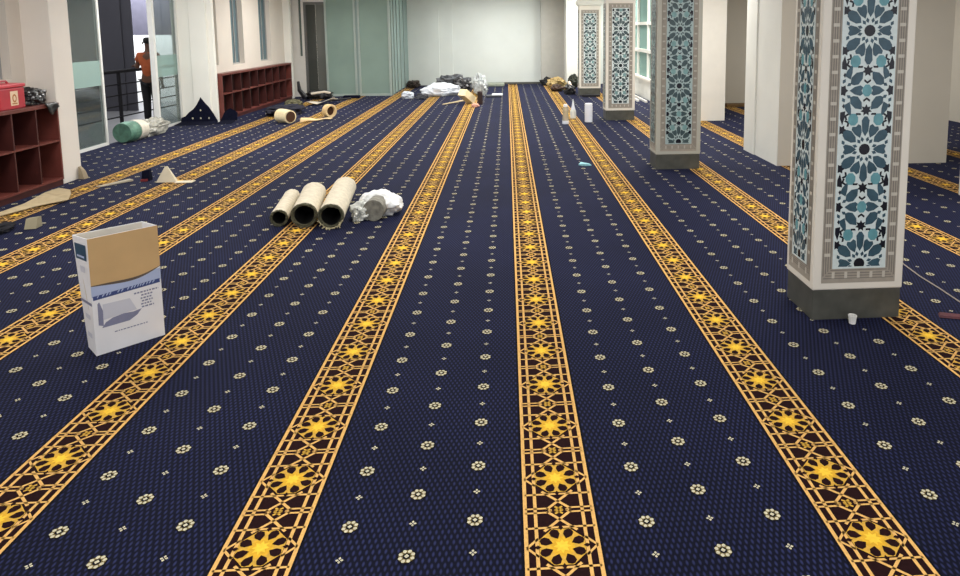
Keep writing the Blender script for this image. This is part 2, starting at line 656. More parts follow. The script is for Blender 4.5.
# ------------------------------------------------------------------ back wall
bw = MB()
bw.box(-6.35, -2.36, 23.45, 23.8, 0, 3.3)
bw.box(-2.36, 1.2, 23.6, 23.8, 0, 3.3)
bw.box(-2.36, -1.9, 23.53, 23.6, 0, 3.3)
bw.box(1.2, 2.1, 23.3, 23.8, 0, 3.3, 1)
bw.box(2.7, 4.0, 23.3, 23.8, 0, 3.3, 0)
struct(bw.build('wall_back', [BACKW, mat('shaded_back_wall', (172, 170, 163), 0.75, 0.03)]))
mb = MB()
mb.box(2.02, 2.72, 22.55, 23.3, 0, 3.3)
struct(mb.build('trim_5', WHITE, bevel=0.01))
mb = MB()
mb.box(-2.3, 1.2, 23.57, 23.6, 0, 0.07)
struct(mb.build('baseboard_back', BASE))

# ------------------------------------------------------------------ right side
rw = MB()
rw.box(3.85, 6.39, 9.13, 9.99, 0, 3.3, 0)
rw.poly([(3.855, 9.128, 0), (6.39, 9.128, 0), (6.39, 9.128, 3.3), (3.855, 9.128, 3.3)], 1)
rw.box(3.83, 6.0, 9.99, 10.42, 0, 3.3, 0)
rw.box(3.85, 4.62, 13.75, 14.4, 0, 3.3, 2)
rw.box(3.85, 4.10, 14.4, 16.6, 0, 3.3, 0)
rw.box(3.85, 4.05, 16.6, 23.3, 0, 0.52, 0)
rw.box(3.80, 4.05, 16.6, 23.3, 0.52, 0.58, 2)
rw.box(3.85, 4.05, 22.9, 23.3, 0.58, 3.3, 0)
rw.box(3.85, 4.05, 16.6, 16.7, 0.58, 3.3, 0)
struct(rw.build('wall_right', [WHITE, BEIGEW, mat('cream_white', (236, 231, 220), 0.6, 0.02)]))
fr = MB()
for y in (16.7, 18.1, 19.5, 20.9, 22.8):
    fr.box(3.87, 3.97, y, y + 0.08, 0.58, 3.3)
for z in (1.28, 2.05, 2.85):
    for a, b_ in ((16.78, 18.1), (18.18, 19.5), (19.58, 20.9), (20.98, 22.8)):
        fr.box(3.86, 3.98, a, b_, z, z + 0.09)
wr = struct(fr.build('window_8', WHITE))
g = MB()
g.box(3.93, 3.94, 16.78, 22.8, 0.58, 3.3)
g.build('window_glass', glass_mat('aqua_glass', (170, 200, 195), 0.1, 0.75, (150, 182, 174)), wr)
rb = MB()
rb.box(4.62, 9.5, 16.5, 16.7, 0, 3.3)
rb.box(6.0, 6.9, 9.99, 10.4, 0, 3.3)
struct(rb.build('wall_right_end', BEIGEW))
mb = MB()
mb.box(9.3, 9.5, -2.5, 16.5, 0, 3.3)
struct(mb.build('wall_side', BEIGEW))
mb = MB()
mb.box(5.305, 5.85, 6.9, 7.33, 0, 3.3)
struct(mb.build('trim_6', COLW, bevel=0.01))

# ------------------------------------------------------------------ patterned pillars
STRAP = mat('pale_strapwork', (205, 216, 215), 0.35, 0.05, 40)
TEAL = mat('slate_teal_tile', (58, 84, 97), 0.25, 0.2, 14)
TURQ = mat('turquoise_tile', (100, 152, 160), 0.25, 0.15, 14)
BLACKT = mat('black_tile', (26, 28, 36), 0.25, 0.2, 14)
TAUPE = mat('taupe_band', (158, 150, 138), 0.5, 0.08, 20)
TAUPED = mat('dark_taupe_line', (118, 112, 104), 0.5, 0.08, 20)
PALEB = mat('pale_band_link', (192, 186, 174), 0.5, 0.05, 20)
SHAFT = mat('pillar_ivory', (222, 216, 204), 0.45, 0.03, 3)

SHADESH = mat('pillar_ivory_shaded', (176, 174, 162), 0.45, 0.03, 3)  # shaded copy of the ivory shaft, for the second pillar
SHADEST = mat('strapwork_shaded', (158, 176, 176), 0.4, 0.05, 40)
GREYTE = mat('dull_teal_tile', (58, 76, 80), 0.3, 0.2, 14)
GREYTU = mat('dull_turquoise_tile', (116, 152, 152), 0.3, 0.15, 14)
SHADEL = mat('band_link_shaded', (172, 168, 156), 0.5, 0.05, 20)

TILES = []


def add_tile(x, y, ang, pts, mi):
    ca, sa = cos(ang), sin(ang)
    TILES.append(([(x + ca * u - sa * v, y + sa * u + ca * v) for u, v in pts], mi))


HEART = [(-0.040, 0), (-0.012, 0.020), (0.020, 0.028), (0.034, 0.018), (0.026, 0), (0.034, -0.018), (0.020, -0.028), (-0.012, -0.020)]
PETAL = [(-0.046, 0), (-0.026, 0.020), (0.012, 0.029), (0.036, 0.020), (0.046, 0), (0.036, -0.020), (0.012, -0.029), (-0.026, -0.020)]
LONG = [(-0.056, 0), (-0.028, 0.017), (0.030, 0.022), (0.052, 0.008), (0.052, -0.008), (0.030, -0.022), (-0.028, -0.017)]
LEAF = [(-0.048, 0), (-0.018, 0.024), (0.020, 0.028), (0.040, 0.012), (0.046, -0.006), (0.020, -0.026), (-0.018, -0.024)]
SLIM = [(-0.046, 0.004), (0.0, 0.017), (0.038, 0.020), (0.030, -0.016), (0.0, -0.014)]
SMALL = [(-0.014, 0), (0, 0.010), (0.016, 0), (0, -0.010)]
VEE = [(-0.022, -0.004), (0, 0.012), (0.022, -0.004), (0.018, -0.016), (0, -0.002), (-0.018, -0.016)]
# 1 teal 2 turquoise 3 black
for sx in (-1, 1):
    for sy in (-1, 1):
        def A(x, y, deg, pts, mi):
            a = radians(deg)
            ca, sa = cos(a), sin(a)
            q = [(sx * (x + ca * u - sa * v), sy * (y + sa * u + ca * v)) for u, v in pts]
            TILES.append((q, mi))
        A(0.053, 0.124, 67, HEART, 1)
        A(0.106, 0.086, 39, PETAL, 1)
        A(0.0865, 0.2, 0, ngon(8, 0.034, pi / 8, 0.95, 1.12), 2)
        A(0.124, 0.178, 62, VEE, 3)
        A(0.060, 0.232, -35, VEE, 3)
        A(0.135, 0.222, -70, VEE, 3)
        A(0.071, 0.312, 48, LEAF, 1)
        A(0.124, 0.268, 72, SLIM, 1)
        A(0.163, 0.130, 0, star(6, 0.032, 0.019), 3)
        A(0.148, 0.046, 60, SMALL, 1)
        A(0.040, 0.052, 52, SMALL, 1)
        A(0.066, 0.022, 18, SMALL, 1)
        A(0.018, 0.066, 75, SMALL, 1)
        A(0.164, 0.215, 90, SLIM, 3)
        A(0.158, 0.33, 60, SMALL, 1)
        A(0.122, 0.352, 35, SMALL, 1)
        A(0.155, 0.29, 90, SMALL, 3)
for sy in (-1, 1):
    add_tile(0, sy * 0.158, sy * pi / 2, LONG, 1)
    add_tile(0, sy * 0.262, 0, star(7, 0.036, 0.020, pi / 2), 3)
    add_tile(0, sy * 0.334, 0, [(u, sy * v) for u, v in VEE], 3)
for sx in (-1, 1):
    add_tile(sx * 0.108, 0, 0 if sx > 0 else pi, HEART, 1)
add_tile(0, 0, 0, ngon(12, 0.034), 3)
MIDT = [([(u, v + 0.3925) for u, v in ngon(8, 0.033, pi / 8, 0.92, 1.15)], 2)]
for sx in (-1, 1):
    MIDT.append(([(sx * (0.068 - u), 0.3925 + v) for u, v in HEART], 1))
    MIDT.append(([(sx * 0.168 + u, 0.3925 + v) for u, v in star(6, 0.036, 0.024)], 3))

FW_, FZ0, FZ1 = 0.177, 0.372, 2.39


def panel_mesh(half, face, W, parent):
    """tile panel: strapwork field, tiles, moulded border. face(u, z, d) -> world"""
    s = half / FW_
    mb = MB()
    q = lambda x0, x1, z0, z1, d, mi: mb.poly([face(x0, z0, d), face(x1, z0, d), face(x1, z1, d), face(x0, z1, d)], mi)
    bo = W - 0.058 * (0.7 if half < 0.15 else 1)   # outer edge of the taupe band
    bi = half + 0.009
    q(-bo, bo, 0.262, 2.50, 0.0015, 4)
    wband = bo - bi
    for fz in (0.16, 0.40, 0.62, 0.84):                 # thin dark lines running along the band
        e = bi + wband * fz
        t = wband * 0.05
        for sg in (-1, 1):
            q(min(sg * (e - t), sg * (e + t)), max(sg * (e - t), sg * (e + t)), 0.372 - wband * fz, 2.39 + wband * fz, 0.0022, 5)
        for zc in (0.365 - wband * fz * 1.15, 2.395 + wband * fz * 1.15):
            q(-e, e, zc - 0.003, zc + 0.003, 0.0022, 5)
    z = 0.46
    while z < 2.36:                                     # pale links across the band
        for sg in (-1, 1):
            a, b_ = sorted((sg * (bi + wband * 0.22), sg * (bi + wband * 0.8)))
            q(a, b_, z - 0.011, z + 0.011, 0.003, 6)
        z += 0.103
    n = max(2, int(2 * half / 0.08))
    for k in range(n + 1):
        xx = -half + 2 * half * k / n
        for zc in (0.318, 2.445):
            q(xx - 0.010, xx + 0.010, zc - 0.022, zc + 0.022, 0.003, 6)
    q(-bi, bi, FZ0 - 0.010, FZ1 + 0.010, 0.0034, 0)
    zc = 0.397
    while zc < FZ1 + 0.4:
        for pts, mi in TILES + MIDT:
            mu, mv = sum(q_[0] for q_ in pts) / len(pts), sum(q_[1] for q_ in pts) / len(pts)
            gs = (1, 1.24, 1.12, 1.12)[mi]
            c = clip_rect([(mu + gs * (u - mu), zc + mv + gs * (v - mv)) for u, v in pts], -FW_, FW_, FZ0 + 0.004, FZ1 - 0.004)
            # keep every tile inside its own half period so repeats do not collide
            if len(c) >= 3 and all(abs(v - zc) < 0.47 for _, v in c):
                a2 = sum(c[i][0] * c[(i + 1) % len(c)][1] - c[(i + 1) % len(c)][0] * c[i][1] for i in range(len(c)))
                if a2 < 0:
                    c = c[::-1]
                mb.poly([face(u * s, v, (0, 0.0046, 0.0050, 0.0042)[mi]) for u, v in c], mi)
        zc += 0.785
    return mb.build('tile_panel', [STRAP, TEAL, TURQ, BLACKT, TAUPE, TAUPED, PALEB], parent)


PW, PD = 0.317, 0.42                  # half width, depth
PX = 2.364
pil = thing('pillar', 'tallest patterned square pillar, white paper cups at the foot of its dark plinth', 'pillar', (PX, 4.2, 0), 'star-patterned pillars down the hall')
mb = MB()
mb.box(PX - PW + 0.008, PX + PW - 0.008, 4.208, 4.2 + PD - 0.008, 0, 0.212)
mb.build('plinth', BASE, pil, bevel=0.004)
mb = MB()
mb.box(PX - PW, PX + PW, 4.2, 4.2 + PD, 0.212, 2.62)
mb.build('shaft', SHAFT, pil, bevel=0.01)
panel_mesh(FW_, lambda u, z, d: (PX + u, 4.2 - d, z), PW, pil)
panel_mesh(0.108, lambda u, z, d: (PX - PW - d, 4.2 + PD / 2 - u, z), PD / 2, pil)
panel_mesh(0.108, lambda u, z, d: (PX + PW + d, 4.2 + PD / 2 + u, z), PD / 2, pil)
mb = MB()
mb.rings([[(PX + sx * (PW + e), 4.2 + PD / 2 + sy * (PD / 2 + e), z) for sx, sy in ((-1, -1), (1, -1), (1, 1), (-1, 1))] for e, z in ((0.0, 2.62), (0.03, 2.63), (0.05, 2.68), (0.05, 2.75), (0.02, 2.78), (0.02, 3.3))])
mb.build('capital', WHITE, pil)
for y, dx, lab in ((9.04, 0.02, 'patterned pillar second in line, beyond the tallest one and before the two far ones'),
                   (14.03, 0.055, 'patterned pillar third in line, next to the white canister on the carpet'),
                   (19.3, 0.06, 'farthest patterned pillar, with its flared white capital in view by the back wall')):
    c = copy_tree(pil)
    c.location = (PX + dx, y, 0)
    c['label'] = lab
    if True:                                    # duller far tiles; the second pillar's shade is painted in as greyer colours
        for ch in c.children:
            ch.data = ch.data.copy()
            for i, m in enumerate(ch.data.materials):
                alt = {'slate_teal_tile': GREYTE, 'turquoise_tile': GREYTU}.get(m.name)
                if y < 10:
                    alt = {'pillar_ivory': SHADESH, 'pale_strapwork': SHADEST, 'pale_band_link': SHADEL}.get(m.name, alt)
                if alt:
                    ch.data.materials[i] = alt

# ------------------------------------------------------------------ shoe racks
def shoe_rack(label, xf, y0, y1, depth, h, ncell):
    t = thing('shoe_rack', label, 'shoe rack', ((xf - depth / 2), (y0 + y1) / 2, 0), None)
    xb = xf - depth
    mb = MB()
    mb.box(xb, xf + 0.01, y0 - 0.01, y1 + 0.01, h - 0.045, h)
    mb.build('top', WOOD, t, bevel=0.004)
    mb = MB()
    mb.box(xb, xb + 0.015, y0 + 0.025, y1 - 0.025, 0.1, h - 0.045)
    mb.build('back_panel', WOODD, t)
    mb = MB()
    mb.box(xb, xf - 0.015, y0 + 0.001, y1 - 0.001, 0.0, 0.075)
    mb.build('plinth', WOODM, t)
    mb = MB()
    mb.box(xb, xf, y0 + 0.025, y1 - 0.025, 0.075, 0.1)
    mb.build('bottom_board', WOOD, t)
    for y in (y0, y1 - 0.025):
        mb = MB()
        mb.box(xb, xf, y, y + 0.025, 0.075, h - 0.045)
        mb.build('side_panel', WOOD, t)
    mb = MB()
    mb.box(xb + 0.015, xf - 0.002, y0 + 0.025, y1 - 0.025, 0.575, 0.597)
    mb.build('shelf', WOOD, t)
    for k in range(1, ncell):
        y = y0 + (y1 - y0) * k / ncell
        for za, zb in ((0.1, 0.575), (0.597, h - 0.045)):
            mb = MB()
            mb.box(xb + 0.015, xf - 0.004, y - 0.011, y + 0.011, za, zb)
            mb.build('divider', WOODM, t)
    return t


shoe_rack('reddish wooden cubby rack holding the red box and black bag', -5.78, 6.47, 8.885, 0.3, 1.075, 6)
shoe_rack('long reddish wooden cubby rack under the slit windows, empty top', -6.17, 14.78, 19.44, 0.17, 1.04, 9)

# red box and black bag on the near rack
rb_ = thing('storage_box', 'red box with a cream label on the wooden cubby rack', 'box', (-5.93, 8.17, 1.075))
RED = mat('red_plastic', (176, 52, 62), 0.4, 0.1, 8)
mb = MB()
mb.box(-6.06, -5.81, 7.96, 8.37, 1.075, 1.33)
mb.build('body', RED, rb_, bevel=0.015)
mb = MB()
mb.box(-6.07, -5.80, 7.95, 8.38, 1.33, 1.375)
mb.build('lid', mat('red_lid', (196, 70, 80), 0.4, 0.08, 8), rb_, bevel=0.012)
mb = MB()
mb.tube([(-5.935, 8.06, 1.375), (-5.935, 8.09, 1.405), (-5.935, 8.25, 1.405), (-5.935, 8.28, 1.375)], 0.012, 8)
mb.build('handle', RED, rb_)
mb = MB()
for x0, x1, y0, y1, z0, z1, mi in ((-5.81, -5.808, 8.13, 8.25, 1.12, 1.29, 0), ):
    mb.box(x0, x1, y0, y1, z0, z1, mi)
T2 = [(-5.8072, 8.19 + 0.035 * cos(a), 1.205 + 0.05 * sin(a)) for a in [2 * pi * k / 16 for k in range(16)]]
T3 = [(-5.8066, 8.19 + 0.018 * cos(a), 1.205 + 0.03 * sin(a)) for a in [2 * pi * k / 16 for k in range(16)]]
mb.poly(T2, 1)
mb.poly(T3, 0)
mb.box(-5.8078, -5.8068, 8.15, 8.23, 1.135, 1.15, 1)
mb.build('label_sticker', [mat('cream_label', (226, 200, 170), 0.5, 0.05), mat('ochre_print', (176, 112, 60), 0.5, 0.05)], rb_)
BLKBAG = mat('black_plastic', (26, 25, 28), 0.32, 0.3, 12, spec=0.6)
bag = thing('plastic_bag', 'crumpled black plastic bag beside the red box on the wooden rack', 'bag', (-5.92, 8.72, 1.075))
crumple('bag_body', BLKBAG, (-5.93, 8.62, 1.076), (0.13, 0.22, 0.13), bag, 0.28, 2.0, 3)
sheet('hanging_flap', BLKBAG, lambda u, v: (-5.80 + 0.055 * min(1, v * 2.2) + 0.006 * sin(9 * u), 8.64 + 0.2 * u - 0.02 * sin(5 * v), 1.09 - max(0, v - 0.35) * 0.17 * (1 + 0.4 * sin(5 * u))), 10, 8, 0.004, bag)

# ------------------------------------------------------------------ product carton
BX = Vector((-2.55, 4.07, 0))
UX = Vector((0.274, 0.267, 0)).normalized()
VY = Vector((-UX.y, UX.x, 0))
BWD, BDP, BH = 0.384, 0.175, 0.742
TB = Matrix.Translation(BX) @ Matrix(((UX.x, VY.x, 0, 0), (UX.y, VY.y, 0, 0), (0, 0, 1, 0), (0, 0, 0, 1)))

TI = TB.inverted()


def skew(p):
    """back of the carton leans out to the left at the top"""
    x, v, z = p
    return TB @ Vector((x - 0.035 * max(0, v) / BDP * z / BH, v, z))


carton = thing('carton', 'tall white product carton with a brown upper front, open at top', 'box', tuple(BX + UX * BWD / 2 + VY * BDP / 2))
CW = mat('carton_white', (234, 233, 235), 0.5, 0.04, 6)
CI = mat('carton_inside', (214, 208, 196), 0.7, 0.05, 6)
KRAFT = mat('kraft_card', (204, 168, 118), 0.7, 0.06, 5)
CBL = mat('carton_blue_print', (64, 78, 130), 0.5, 0.08, 30)
CPB = mat('carton_pale_blue', (176, 188, 218), 0.5, 0.06, 8)
CGR = mat('carton_grey_print', (132, 134, 160), 0.5, 0.08, 30)
CDK = mat('carton_dark_teal', (38, 72, 98), 0.5, 0.15, 20)
mb = MB()
t_ = 0.006
mb.box(0, BWD, 0, t_, 0, BH, 0, TB)
mb.box(0, BWD, BDP - t_, BDP, 0, BH, 0, TB)
for iz in range(8):
    for iv in range(4):
        va, vb = t_ + (BDP - 2 * t_) * iv / 4, t_ + (BDP - 2 * t_) * (iv + 1) / 4
        mb.box(0, t_, va, vb, BH * iz / 8, BH * (iz + 1) / 8, 0, TB)
mb.box(BWD - t_, BWD, t_, BDP - t_, 0, BH, 0, TB)
mb.box(t_, BWD - t_, t_, BDP - t_, 0, 0.006, 0, TB)
mb.v = [tuple(skew(TI @ Vector(p))) for p in mb.v]
mb.build('carton_body', CW, carton)
mb = MB()
mb.box(t_, BWD - t_, BDP - t_ - 0.003, BDP - t_ - 0.001, 0.01, BH - 0.002, 0, TB)
mb.box(t_ + 0.001, t_ + 0.003, t_, BDP - t_ - 0.004, 0.01, BH - 0.002, 0, TB)
mb.v = [tuple(skew(TI @ Vector(p))) for p in mb.v]
mb.build('inner_liner', CI, carton)


def front(u, z, d=0.001):
    return tuple(TB @ Vector((u, -d, z)))


def side(v, z, d=0.003):
    return tuple(skew((-d, BDP - v, z)))


def wave(u):
    k = u / BWD
    return 0.447 + 0.028 * k * k - 0.03 * sin(pi * k) * 0.5 + 0.006 * sin(2 * pi * k)


mb = MB()
ws = [BWD * k / 16 for k in range(17)]
mb.poly([front(u, wave(u), 0.0025) for u in ws] + [front(BWD, BH, 0.0025), front(0, BH, 0.0025)], 0)
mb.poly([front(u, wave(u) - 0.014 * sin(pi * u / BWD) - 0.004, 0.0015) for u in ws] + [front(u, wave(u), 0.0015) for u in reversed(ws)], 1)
mb.box(0, BWD, -0.0024, -0.0002, BH - 0.012, BH, 0, TB)
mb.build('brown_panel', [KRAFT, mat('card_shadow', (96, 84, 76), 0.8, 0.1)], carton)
mb = MB()


def fq(u0, u1, z0, z1, mi, d=0.001):
    mb.poly([front(u0, z0, d), front(u1, z0, d), front(u1, z1, d), front(u0, z1, d)], mi)


def tq(z0, z1, mi, d, u0=0.0, u1=BWD):
    mb.poly([front(u0, z0, d), front(u1, z0 + 0.012, d), front(u1, z1 + 0.012, d), front(u0, z1, d)], mi)


tq(0.372, 0.446, 1, 0.0008)
tq(0.352, 0.378, 0, 0.0012, 0.006, BWD - 0.008)
random.seed(4)
u = 0.015
while u < BWD - 0.03:                                  # illegible pale lettering of the blue band
    wd = random.uniform(0.006, 0.014)
    tq(0.360 + 0.012 * u / BWD, 0.370 + 0.012 * u / BWD, 1, 0.0018, u, u + wd) if wd > 0.009 else None
    u += wd + random.uniform(0.004, 0.009)
for i, z in enumerate((0.330, 0.309, 0.289, 0.270, 0.251, 0.232)):   # illegible grey-blue lines of text
    u = 0.225 if i == 0 else 0.262 + random.uniform(-0.004, 0.006)
    end = BWD - (0.02 if i == 0 else 0.05 + random.uniform(0, 0.02))
    while u < end:
        wd = random.uniform(0.008, 0.018)
        fq(u, min(end, u + wd), z - 0.005, z + 0.005, 2, 0.0012)
        u += wd + 0.005
u = 0.105
while u < 0.285:
    wd = random.uniform(0.007, 0.016)
    fq(u, u + wd, 0.118, 0.125, 2, 0.0012)
    u += wd + 0.005
mb.poly([front(a, b_ + 0.025, 0.0012) for a, b_ in ((0.040, 0.142), (0.19, 0.142), (0.235, 0.166), (0.262, 0.198), (0.215, 0.192), (0.16, 0.198), (0.10, 0.190), (0.062, 0.172))], 2)
mb.poly([front(a, b_ + 0.025, 0.0012) for a, b_ in ((0.024, 0.165), (0.050, 0.152), (0.052, 0.25), (0.036, 0.31), (0.026, 0.30))], 2)
mb.poly([front(a, b_ + 0.025, 0.0009) for a, b_ in ((0.052, 0.19), (0.16, 0.198), (0.235, 0.20), (0.20, 0.285), (0.052, 0.29))], 3)
for z0, z1, v0, v1, mi in ((0.60, 0.70, 0.02, 0.155, 4), (0.52, 0.56, 0.06, 0.12, 3), (0.318, 0.336, 0.0, 0.175, 2), (0.22, 0.25, 0.05, 0.13, 3), (0.10, 0.13, 0.05, 0.13, 3)):
    mb.poly([side(v0, z0), side(v1, z0), side(v1, z1), side(v0, z1)], mi)
mb.poly([side(0.04, 0.615, 0.004), side(0.13, 0.615, 0.004), side(0.13, 0.628, 0.004), side(0.04, 0.628, 0.004)], 1)
mb.build('printed_graphics', [CBL, CPB, CGR, mat('carton_pale_grey', (205, 206, 216), 0.5, 0.04), CDK], carton)

# ------------------------------------------------------------------ rolls on the carpet
TUBEO = mat('roll_backing', (212, 202, 180), 0.85, 0.12, 26, bump=0.3)
TUBEE = mat('roll_cut_edge', (88, 86, 68), 0.9, 0.35, 60)
TUBEI = mat('roll_inside', (20, 19, 20), 0.95, 0.2, 20)
random.seed(12)


def roll(label, a, b_, r, ri, fray=False):
    a, b_ = Vector((a[0], a[1], r)), Vector((b_[0], b_[1], r))
    t = thing('carpet_roll', label, 'roll', (a.x, a.y, 0), 'beige rolls lying on the carpet')
    d = (b_ - a).normalized()
    s_ = d.cross(Vector((0, 0, 1))).normalized()
    up = Vector((0, 0, 1))
    n = 36

    def ring(rad, off, j=0.0, ph=0.0):
        out = []
        for k in range(n):
            th = 2 * pi * k / n
            rr = rad * (1 + 0.02 * sin(3 * th + ph)) + random.uniform(-j, j)
            p = a + d * (off + random.uniform(-j, j)) + rr * (cos(th) * s_ + sin(th) * up)
            p.z = max(p.z, 0.004)
            out.append(p)
        return out
    L = (b_ - a).length
    mb = MB()
    mb.rings([ring(r, 0.0, 0.003), ring(r, L * 0.3), ring(r, L * 0.7), ring(r, L, 0.003), ring(ri, L), ring(ri, L * 0.96)], 0, False, True)
    mb.build('outer_layer', TUBEO, t, smooth=False)
    mb = MB()
    rr = [ring(r * 1.0, 0.0, 0.003), ring(r * 0.93, -0.015, 0.006), ring((r + ri) / 2, -0.004, 0.006), ring(ri * 1.06, -0.01, 0.005), ring(ri, 0.02), ]
    mb.rings(rr, 0, False, False)
    mb.build('cut_edge', TUBEE, t)
    mb = MB()
    mb.rings([ring(ri, 0.02), ring(ri * 0.97, L * 0.5)], 0, False, True)
    mb.build('core', TUBEI, t)
    if fray:
        mb = MB()
        for k in range(26):
            th = pi + pi * (0.12 + 0.76 * k / 25)
            p = a + d * -0.012 + r * 0.93 * (cos(th) * s_ + sin(th) * up)
            q = p + Vector((random.uniform(-0.02, 0.02), -random.uniform(0.01, 0.05), random.uniform(-0.02, 0.012)))
            p.z, q.z = max(p.z, 0.008), max(q.z, 0.006)
            mb.tube([p, q], 0.006, 5)
        mb.build('fringe', mat('frayed_yarn', (170, 160, 128), 0.9, 0.2, 40), t)
    return t


roll('narrowest of the three beige rolls, its dark open end facing the viewer', (-2.335, 6.74), (-2.48, 7.62), 0.088, 0.064)
roll('wide beige roll in the middle between two other rolls', (-2.065, 6.68), (-2.225, 7.60), 0.129, 0.096)
roll('wide beige roll with a frayed end, touching the plastic bundle', (-1.785, 6.62), (-1.94, 7.86), 0.128, 0.094, True)

PLAST = glass_mat('clear_plastic', (235, 238, 240), 0.22, 0.42, (225, 226, 224))
WPL = mat('white_plastic_sheet', (228, 230, 230), 0.4, 0.08, 8, spec=0.5)
bun = thing('plastic_bundle', 'grey roll bundled in crumpled white and clear plastic beside the frayed roll', 'bundle', (-1.42, 7.0, 0))
mb = MB()
mb.tube([(-1.41, 6.84, 0.115), (-1.39, 7.2, 0.115)], 0.112, 24)
mb.build('wrapped_core', mat('grey_core', (128, 126, 116), 0.7, 0.3, 22, bump=0.4), bun)
crumple('white_sheet', WPL, (-1.39, 7.15, 0.001), (0.25, 0.2, 0.145), bun, 0.18, 1.6, 5, rotz=-0.45)
crumple('clear_wrap', mat('frosted_plastic', (196, 198, 192), 0.25, 0.3, 24, spec=0.6), (-1.55, 6.93, 0.001), (0.11, 0.13, 0.115), bun, 0.3, 2.6, 8)

# ------------------------------------------------------------------ small items on the open carpet
mb = MB()
pg = [(1.02, 9.44), (1.06, 9.52), (1.15, 9.49), (1.17, 9.40), (1.20, 9.38), (1.10, 9.36)]
mb.rings([[(x, y, 0.004) for x, y in pg], [(x * 0.98 + 0.022, y, 0.02 + 0.015 * (i % 2)) for i, (x, y) in enumerate(pg)]])
tag(mb.build('paper_scrap', mat('aqua_scrap', (150, 205, 214), 0.6, 0.1)), 'small pale aqua scrap on the carpet left of a gold stripe', 'scrap')


def canister(name, label, cat, c, parts):
    t = thing(name, label, cat, c)
    for nm, prof, m in parts:
        mb = MB()
        mb.lathe(c, prof, 24)
        mb.build(nm, m, t, smooth=False)
    return t


WHP = mat('white_plastic', (228, 230, 238), 0.35, 0.03)
canister('canister', 'upright white plastic canister before the third patterned pillar', 'canister', (1.71, 13.84, 0), (
    ('body', [(0.075, 0.0), (0.083, 0.01), (0.083, 0.34), (0.078, 0.36), (0.078, 0.362)], WHP),
    ('lid', [(0.08, 0.363), (0.082, 0.366), (0.082, 0.39), (0.07, 0.40)], mat('white_lid', (240, 241, 245), 0.3, 0.02))))
canister('nozzle_bottle', 'white bottle with a pointed cone nozzle on the gold stripe', 'bottle', (1.44, 14.45, 0), (
    ('body', [(0.06, 0), (0.066, 0.01), (0.066, 0.16), (0.05, 0.2)], mat('milky_plastic', (220, 222, 216), 0.35, 0.04)),
    ('nozzle', [(0.05, 0.2), (0.03, 0.27), (0.012, 0.38), (0.006, 0.43)], WHP)))
canister('plastic_jar', 'clear plastic jar standing on the gold stripe beside the nozzle bottle', 'jar', (1.20, 13.62, 0), (
    ('base', [(0.062, 0), (0.068, 0.01), (0.068, 0.07)], WHP),
    ('body', [(0.068, 0.071), (0.064, 0.1), (0.058, 0.24), (0.07, 0.29), (0.05, 0.36)], glass_mat('jar_plastic', (235, 235, 228), 0.15, 0.3, (222, 214, 196))),
    ('lid', [(0.042, 0.362), (0.042, 0.40), (0.036, 0.41)], WHP)))
cup = thing('paper_cup', 'white ribbed paper cup at the foot of the tallest pillar', 'cup', (2.305, 4.14, 0))
mb = MB()
mb.rings([[(2.305 + (r + (0.0025 if k % 2 else 0)) * cos(2 * pi * k / 24), 4.14 + (r + (0.0025 if k % 2 else 0)) * sin(2 * pi * k / 24), z) for k in range(24)] for r, z in ((0.019, 0.0), (0.022, 0.03), (0.026, 0.055), (0.021, 0.053), (0.016, 0.008))])
mb.build('cup_body', mat('cup_white', (232, 230, 226), 0.5, 0.03), cup)
mb = MB()
mb.tube([(2.305 + 0.026 * cos(2 * pi * k / 24), 4.14 + 0.026 * sin(2 * pi * k / 24), 0.055) for k in range(25)], 0.003, 6)
mb.build('rim', mat('cup_white', (232, 230, 226)), cup)
mb = MB()
mb.tube([(3.40, 5.55, 0.006), (3.30, 5.16, 0.006), (3.27, 4.9, 0.006), (3.265, 4.65, 0.006), (3.25, 4.40, 0.006), (3.24, 4.2, 0.006), (3.3, 4.0, 0.006)], 0.005, 6)
tag(mb.build('cord', mat('pale_cord', (150, 142, 132), 0.6, 0.1)), 'thin pale cord lying straight across the carpet behind the tallest pillar', 'cord')
red = thing('packet', 'small red and white packet on the carpet by the gold stripe', 'packet', (3.02, 4.2, 0))
mb = MB()
mb.rings([[(2.94, 4.17, 0.004), (3.16, 4.10, 0.004), (3.18, 4.17, 0.004), (2.97, 4.23, 0.004)], [(2.95, 4.175, 0.018), (3.15, 4.11, 0.014), (3.165, 4.165, 0.014), (2.975, 4.22, 0.02)]])
mb.build('wrapper', mat('dark_red_wrapper', (84, 28, 40), 0.5, 0.2, 20), red)
mb = MB()
mb.rings([[(3.05, 4.08, 0.004), (3.2, 4.03, 0.004), (3.21, 4.07, 0.004), (3.06, 4.115, 0.004)], [(3.055, 4.085, 0.03), (3.19, 4.04, 0.026), (3.2, 4.065, 0.024), (3.065, 4.105, 0.03)]])
mb.build('white_strip', mat('packet_white', (205, 200, 196), 0.5, 0.05), red)

# ------------------------------------------------------------------ scraps near the left rack
DARKBK = mat('carpet_backing', (182, 164, 130), 0.85, 0.12, 14)
